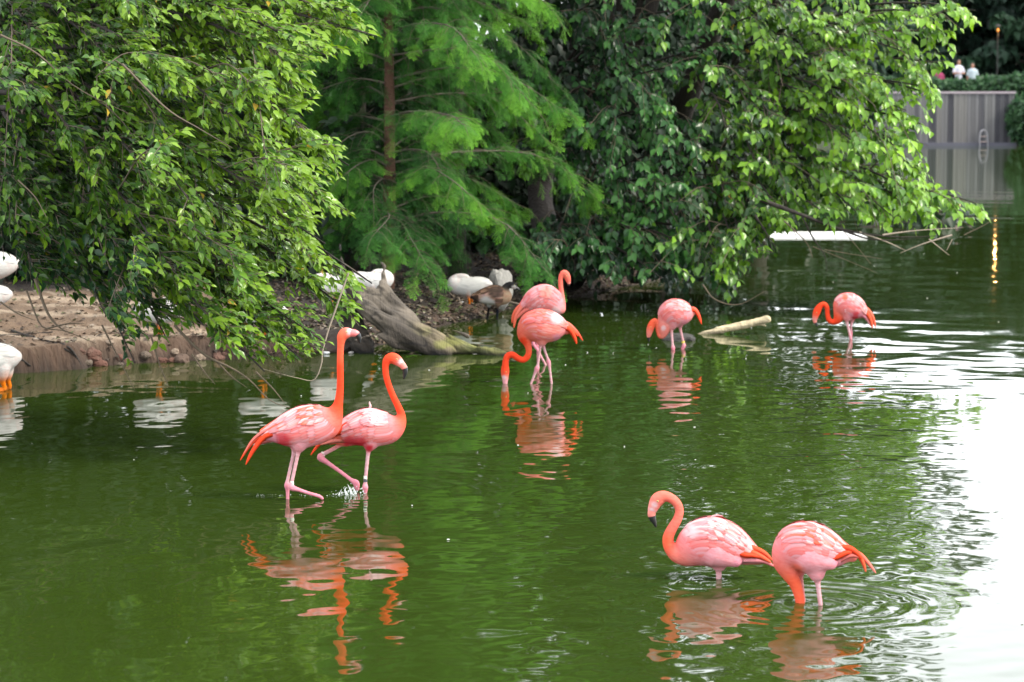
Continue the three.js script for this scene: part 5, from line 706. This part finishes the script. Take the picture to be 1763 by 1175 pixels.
{
  const zs = 3.918, P0 = ground(1090 + 650 / zs, 490 + 335 / zs), m = 1 / (scaleAt(P0) * zs), root = thing('floating_stick', P0, Math.atan2(-P0.x, -P0.z), 'pale broken branch slanting out of the water beside a wading flamingo', 'stick'), L = (x, y, w) => V((x - 650) * m, (335 - y) * m, w), A = C(0.42, 0.35, 0.22), B = C(0.3, 0.25, 0.17), segs = [];
  const ch = (rows) => { for (let i = 0; i < rows.length - 1; i++) { const a = rows[i], b = rows[i + 1]; segs.push({ a: L(a[0], a[1], a[3]), b: L(b[0], b[1], b[3]), ra: a[2] * m, rb: b[2] * m, wz: 1, k: 0.01, ca: i ? A : B, cb: A, soft: 0.02 }); } };
  ch([[380, 372, 14, 0], [480, 338, 20, 0], [600, 306, 24, 0], [735, 276, 26, 0], [830, 254, 26, 0], [905, 233, 24, 0]]); ch([[735, 276, 16, 0], [742, 262, 11, 0]]); ch([[905, 240, 14, 0], [914, 222, 6, 0]]); ch([[860, 262, 14, 0], [893, 278, 7, 0]]);
  part('stick_body', meshSegs(segs, 0.007, { uvScale: 4, warp: (x, y, z) => 0.006 * noise3(x * 6, y * 40, z * 40) + 0.004 * noise3(x * 30, y * 30, z * 30), colour: (x, y, z, n, c) => c.map((a) => clamp(a * (1 + 0.5 * noise3(x * 8, y * 60, z * 60)) * lerp(0.45, 1, smooth(y, 0, 0.05)), 0.01, 0.7)) }), woodMat, root);
}
function rock(name, label, p, sx, sy, sz, col, seed, group, cell = 0.02) {
  const root = thing(name, p, (seed % 7) * 0.9, label, name === 'pebble' ? 'stone' : 'rock', group), g = new THREE.IcosahedronGeometry(1, sx > 0.08 ? 4 : 2), a = g.attributes.position;
  for (let i = 0; i < a.count; i++) { const x = a.getX(i), y = a.getY(i), z = a.getZ(i), k = 1 + 0.28 * noise3(x * 1.3 + seed, y * 1.3, z * 1.3) + 0.1 * noise3(x * 4 + seed, y * 4, z * 4); a.setXYZ(i, x * k * sx, y * k * sy, z * k * sz); }
  g.computeVertexNormals(); part('stone', g, std(...col, 0.9, { bumpMap: woodBump, bumpScale: 0.01 }), root); return root;
}
rock('rock', 'dark wet rock awash behind the legs of the flamingo beside the stick', ground(1172, 586), 0.2, 0.075, 0.14, [0.03, 0.028, 0.025], 3);
rock('boulder', 'pale upright boulder behind the brown goose, half hidden by cypress sprays', at(862, 480, 31).setY(0.3), 0.12, 0.24, 0.13, [0.26, 0.25, 0.23], 5);
rock('boulder', 'brown mound of earth and stone under the driftwood log', at(570, 585, 26.6).setY(0.02), 0.35, 0.2, 0.25, [0.05, 0.035, 0.027], 8);
{
  const r = rand(90);
  for (let i = 0; i < 16; i++) { const x = 560 + 80 * r(), p = ground(x, 601 + 9 * r()); p.y = 0.01; rock('pebble', 'small pale pebble at the waterline below the driftwood log', p, 0.018 + 0.02 * r(), 0.013 + 0.01 * r(), 0.02, i % 3 ? [0.55, 0.56, 0.58] : [0.3, 0.29, 0.28], 20 + i, 'pale pebbles at the waterline below the log'); }
  for (const [x, y, s] of [[637, 615, 0.035], [715, 515, 0.03], [795, 525, 0.025], [680, 498, 0.03]]) { const p = at(x, y, shoreD(x) + 0.9); p.y = landHeight(p.x, p.z) + 0.01; rock('stone', ['round white stone at the water edge below the log', 'white stone on the dark soil right of the log', 'small white stone left of the resting goose', 'pale stone beside the prong of the log'][[637, 715, 795, 680].indexOf(x)], p, s, s * 0.7, s, [0.6, 0.6, 0.6], 50 + x); }
}
// roots over the cut edge of the bank
{
  const r = rand(95);
  for (const [rows, label] of [[[[20, 570], [70, 585], [120, 600], [140, 630], [150, 645]], 'dark root crossing the cut face of the sandy bank'], [[[90, 590], [118, 605], [135, 618]], 'short dark root on the sandy bank face'], [[[0, 579], [40, 576], [90, 572]], 'thin root lying on top of the sandy bank'], [[[30, 615], [55, 632], [90, 640]], 'thin root near the waterline beside the wading goose']]) {
    const pts = rows.map(([x, y]) => { for (let d = 23; d < 34; d += 0.02) { const p = at(x, y, d); if (p.y <= landHeight(p.x, p.z) + 0.005) return p; } return at(x, y, 25); });
    const root = thing('root', pts[0], 0, label, 'root'); part('root_body', tube(pts.map((p) => p.clone().sub(pts[0])), 0.016, 0.006, 6, 16, 0.3), barkDark, root);
  }
}
// big dark trunks behind the log
for (const [px, py, d, r0, label] of [[612, 470, 33, 0.14, 'broad dark trunk in shade left of the cypress trunk'], [588, 460, 35, 0.1, 'dark trunk in deep shade, left of the broad one'], [786, 490, 33.5, 0.09, 'short dark trunk right of the cypress, behind the goose']]) {
  const p = at(px, py, d); p.y = landHeight(p.x, p.z) - 0.05; const root = thing('shaded_trunk', p, 0, label, 'tree');
  part('trunk', tube([V(0, 0, 0), V(0.03, 0.6, 0), V(0, 2, 0), V(0.1, 5, 0), V(0, 9, 0)], r0 * 1.3, r0 * 0.5, 12, 20, 0.25), barkDark, root);
  const r = rand(px), L = []; for (let i = 0; i < 1500; i++) { const b = ball(r); L.push([leafMatrix(V(b.x * 1.8, 7.5 + b.y * 2.6, b.z * 1.8), ball(r), V(0, 1, 0.3).addScaledVector(ball(r), 0.8), 0.18), i % 3, 1]); }
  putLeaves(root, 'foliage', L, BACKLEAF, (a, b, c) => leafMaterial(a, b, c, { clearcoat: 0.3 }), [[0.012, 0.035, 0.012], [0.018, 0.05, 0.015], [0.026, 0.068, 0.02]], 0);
}
// undergrowth, its deep shade put into the leaf colours
{
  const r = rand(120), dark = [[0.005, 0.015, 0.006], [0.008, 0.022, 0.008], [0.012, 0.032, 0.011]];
  const spots = [[-120, 31, 'far left'], [60, 31.5, 'behind the topmost goose'], [220, 31, 'behind the sandy bank'], [380, 31.5, 'behind the goose nearest the erect flamingo'], [500, 32.5, 'left of the dark trunks'], [680, 38, 'behind the cypress trunk'], [770, 39, 'behind the resting goose'], [860, 38, 'behind the pale boulder'], [960, 39, 'at the foot of the dark-leaved tree'], [1080, 40, 'behind the bluish shrub'], [1180, 42, 'behind the overhanging tree']];
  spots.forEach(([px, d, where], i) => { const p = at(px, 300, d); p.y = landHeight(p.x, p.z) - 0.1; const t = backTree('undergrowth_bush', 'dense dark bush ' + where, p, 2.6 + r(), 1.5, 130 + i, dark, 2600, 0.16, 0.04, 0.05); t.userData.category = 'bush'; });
}
// ---------- splash and floating fluff ----------
{
  const p0 = ground(605, 851), s = scaleAt(p0), root = thing('water_splash', p0, Math.atan2(-p0.x, -p0.z), 'small splash of clear droplets at the lifted foot of the striding flamingo', 'splash'), r = rand(66), drops = [], m = new THREE.MeshPhysicalMaterial({ color: C(0.93, 0.96, 0.95), roughness: 0.12, transmission: 0.7, thickness: 0, ior: 1.33 });
  const drop = (x, y, z, q, st = 1) => { const g = new THREE.SphereGeometry(q, 7, 5); g.scale(1, st, 1); g.rotateZ((r() - 0.5) * 1.2); g.translate(x, y, z); drops.push(g); };
  for (let i = 0; i < 70; i++) { const u = (r() + r() - 1) * 0.13, k = 1 - Math.abs(u) / 0.14; drop(u - 0.01, Math.pow(r(), 2.2) * 0.085 * k + 0.004, (r() - 0.5) * 0.1, 0.002 + 0.0035 * r() * r(), 1 + r()); }
  for (let i = 0; i < 40; i++) drop(-0.62 + 0.72 * r(), 0.002, 0.03 + (r() - 0.5) * 0.09, 0.0015 + 0.003 * r(), 0.5);
  part('droplets', mergeGeometries(drops), m, root).userData.kind = 'stuff';
  for (let i = 0; i < 3; i++) { const x = -0.05 + 0.09 * r(), h = 0.03 + 0.035 * r(); part('water_sheet', tube([V(x, 0, 0.02), V(x - 0.012, h * 0.6, 0.02), V(x - 0.03 * r(), h, 0.02)], 0.009, 0.002, 5, 6, 0.4), m, root); }
}
{
  const r = rand(99), L = [], g = new THREE.SphereGeometry(1, 6, 4), im = new THREE.InstancedMesh(g, std(0.75, 0.75, 0.72, 0.8), 44); im.name = 'floating_fluff'; tag(im, 'tiny white bits of down floating scattered over the pond', 'down'); im.userData.kind = 'stuff';
  for (let i = 0; i < 44; i++) { const p = i < 30 ? ground(700 + 1050 * r(), 420 + 260 * r()) : ground(1763 * r(), 660 + 500 * r()), q = 0.0025 + 0.004 * r(); im.setMatrixAt(i, new THREE.Matrix4().compose(p.setY(0.004), new THREE.Quaternion(), V(q * (1 + r()), 0.003, q))); }
  scene.add(im);
}

// leaf litter and scraps of twig on the banks
{
  const r = rand(140), g = leafGeo(0.6, 0.4, 0.3, 0), M = [], pal = [[0.07, 0.045, 0.028], [0.04, 0.028, 0.02], [0.11, 0.075, 0.045], [0.05, 0.06, 0.02], [0.16, 0.13, 0.1]];
  for (let i = 0; i < 16000; i++) { const px = -60 + 1250 * Math.pow(r(), 0.75), d = shoreD(px) + 0.05 + 7 * Math.pow(r(), 1.5), x = (px - 881.5) / 4480 * d, z = -d; if (px < 420 && r() < 0.72) continue; const h = landHeight(x, z); if (h < 0.01) continue; const a = r() * 6.283; M.push([leafMatrix(V(x, h + 0.012, z), V(Math.cos(a), 0.3 * (r() - 0.3), Math.sin(a)), V(0, 1, 0).addScaledVector(ball(r), 0.6), 0.03 + 0.05 * r()), Math.floor(r() * 5), 0.7 + 0.6 * r()]); }
  const im = new THREE.InstancedMesh(g, std(1, 1, 1, 0.9, { vertexColors: true }), M.length), c = C(0, 0, 0); im.name = 'leaf_litter'; tag(im, 'dry brown leaf litter strewn over the banks under the trees', 'litter'); im.userData.kind = 'stuff'; im.castShadow = im.receiveShadow = true;
  M.forEach((m, i) => { im.setMatrixAt(i, m[0]); const q = pal[m[1]]; im.setColorAt(i, c.setRGB(q[0] * m[2], q[1] * m[2], q[2] * m[2])); }); scene.add(im);
  // a few stones and sticks on the left bank
  [[105, 522, 0.05], [62, 545, 0.04], [188, 590, 0.045], [250, 612, 0.06], [300, 606, 0.05], [150, 625, 0.05], [345, 615, 0.06], [205, 628, 0.04]].forEach(([x, y, s], i) => { const p = at(x, y, shoreD(x) + 0.02); for (let d = 23.5; d < 31; d += 0.02) { const q = at(x, y, d); if (q.y <= landHeight(q.x, q.z)) { p.copy(q); break; } } rock('stone', ['brown stone on the sand near the upper hanging twig', 'brown stone on the sand below the middle goose', 'brown clod on the sandy bank edge, right of the forked twig', 'dark stone at the foot of the bank under the leaves', 'flat stone at the bank edge under the leaves', 'dark stone at the waterline near the root', 'rounded clod at the bank edge, farthest right on the sand', 'small dark stone at the waterline under the lowest leaves'][i], p, s, s * 0.6, s, i % 2 ? [0.1, 0.075, 0.055] : [0.2, 0.15, 0.11], 300 + i); });
  for (let i = 0; i < 26; i++) { const px = 20 + 420 * r(), d = shoreD(px) + (i % 3 ? 0.06 : 0.32) + 0.1 * r(), x = (px - 881.5) / 4480 * d, q = 0.03 + 0.06 * r() * r(); rock('clod', 'brown clod of earth at the broken edge of the sandy bank', V(x, Math.max(0.02, landHeight(x, -d) * 0.6), -d), q * 1.4, q * 0.8, q, [0.075 + 0.04 * r(), 0.048, 0.033], 400 + i, 'clods along the bank edge'); }
  for (let i = 0; i < 7; i++) { const px = 640 + 45 * i + 20 * r(), d = shoreD(px) + 0.4 + 1.6 * r(), x = (px - 881.5) / 4480 * d, p = V(x, landHeight(x, -d) + 0.02, -d), a = r() * 3; const root = thing('fallen_stick', p, a, ['thin fallen stick lying on dark soil right of the log', 'second fallen stick on the dark soil, further right of the log', 'fallen stick on the dark soil left of the resting goose', 'fallen stick near the feet of the resting goose', 'fallen stick on the soil left of the brown goose', 'fallen stick on the soil behind the brown goose', 'fallen stick at the foot of the dark-leaved tree'][i], 'stick'); part('stick_body', tube([V(-0.3, 0, 0), V(0, 0.03, 0.02), V(0.25, 0.02, 0), V(0.42, 0.06, -0.03)], 0.012, 0.004, 6, 10, 0.3), i % 2 ? twigPale : twigMat, root); }
}
renderer.render(scene, camera);
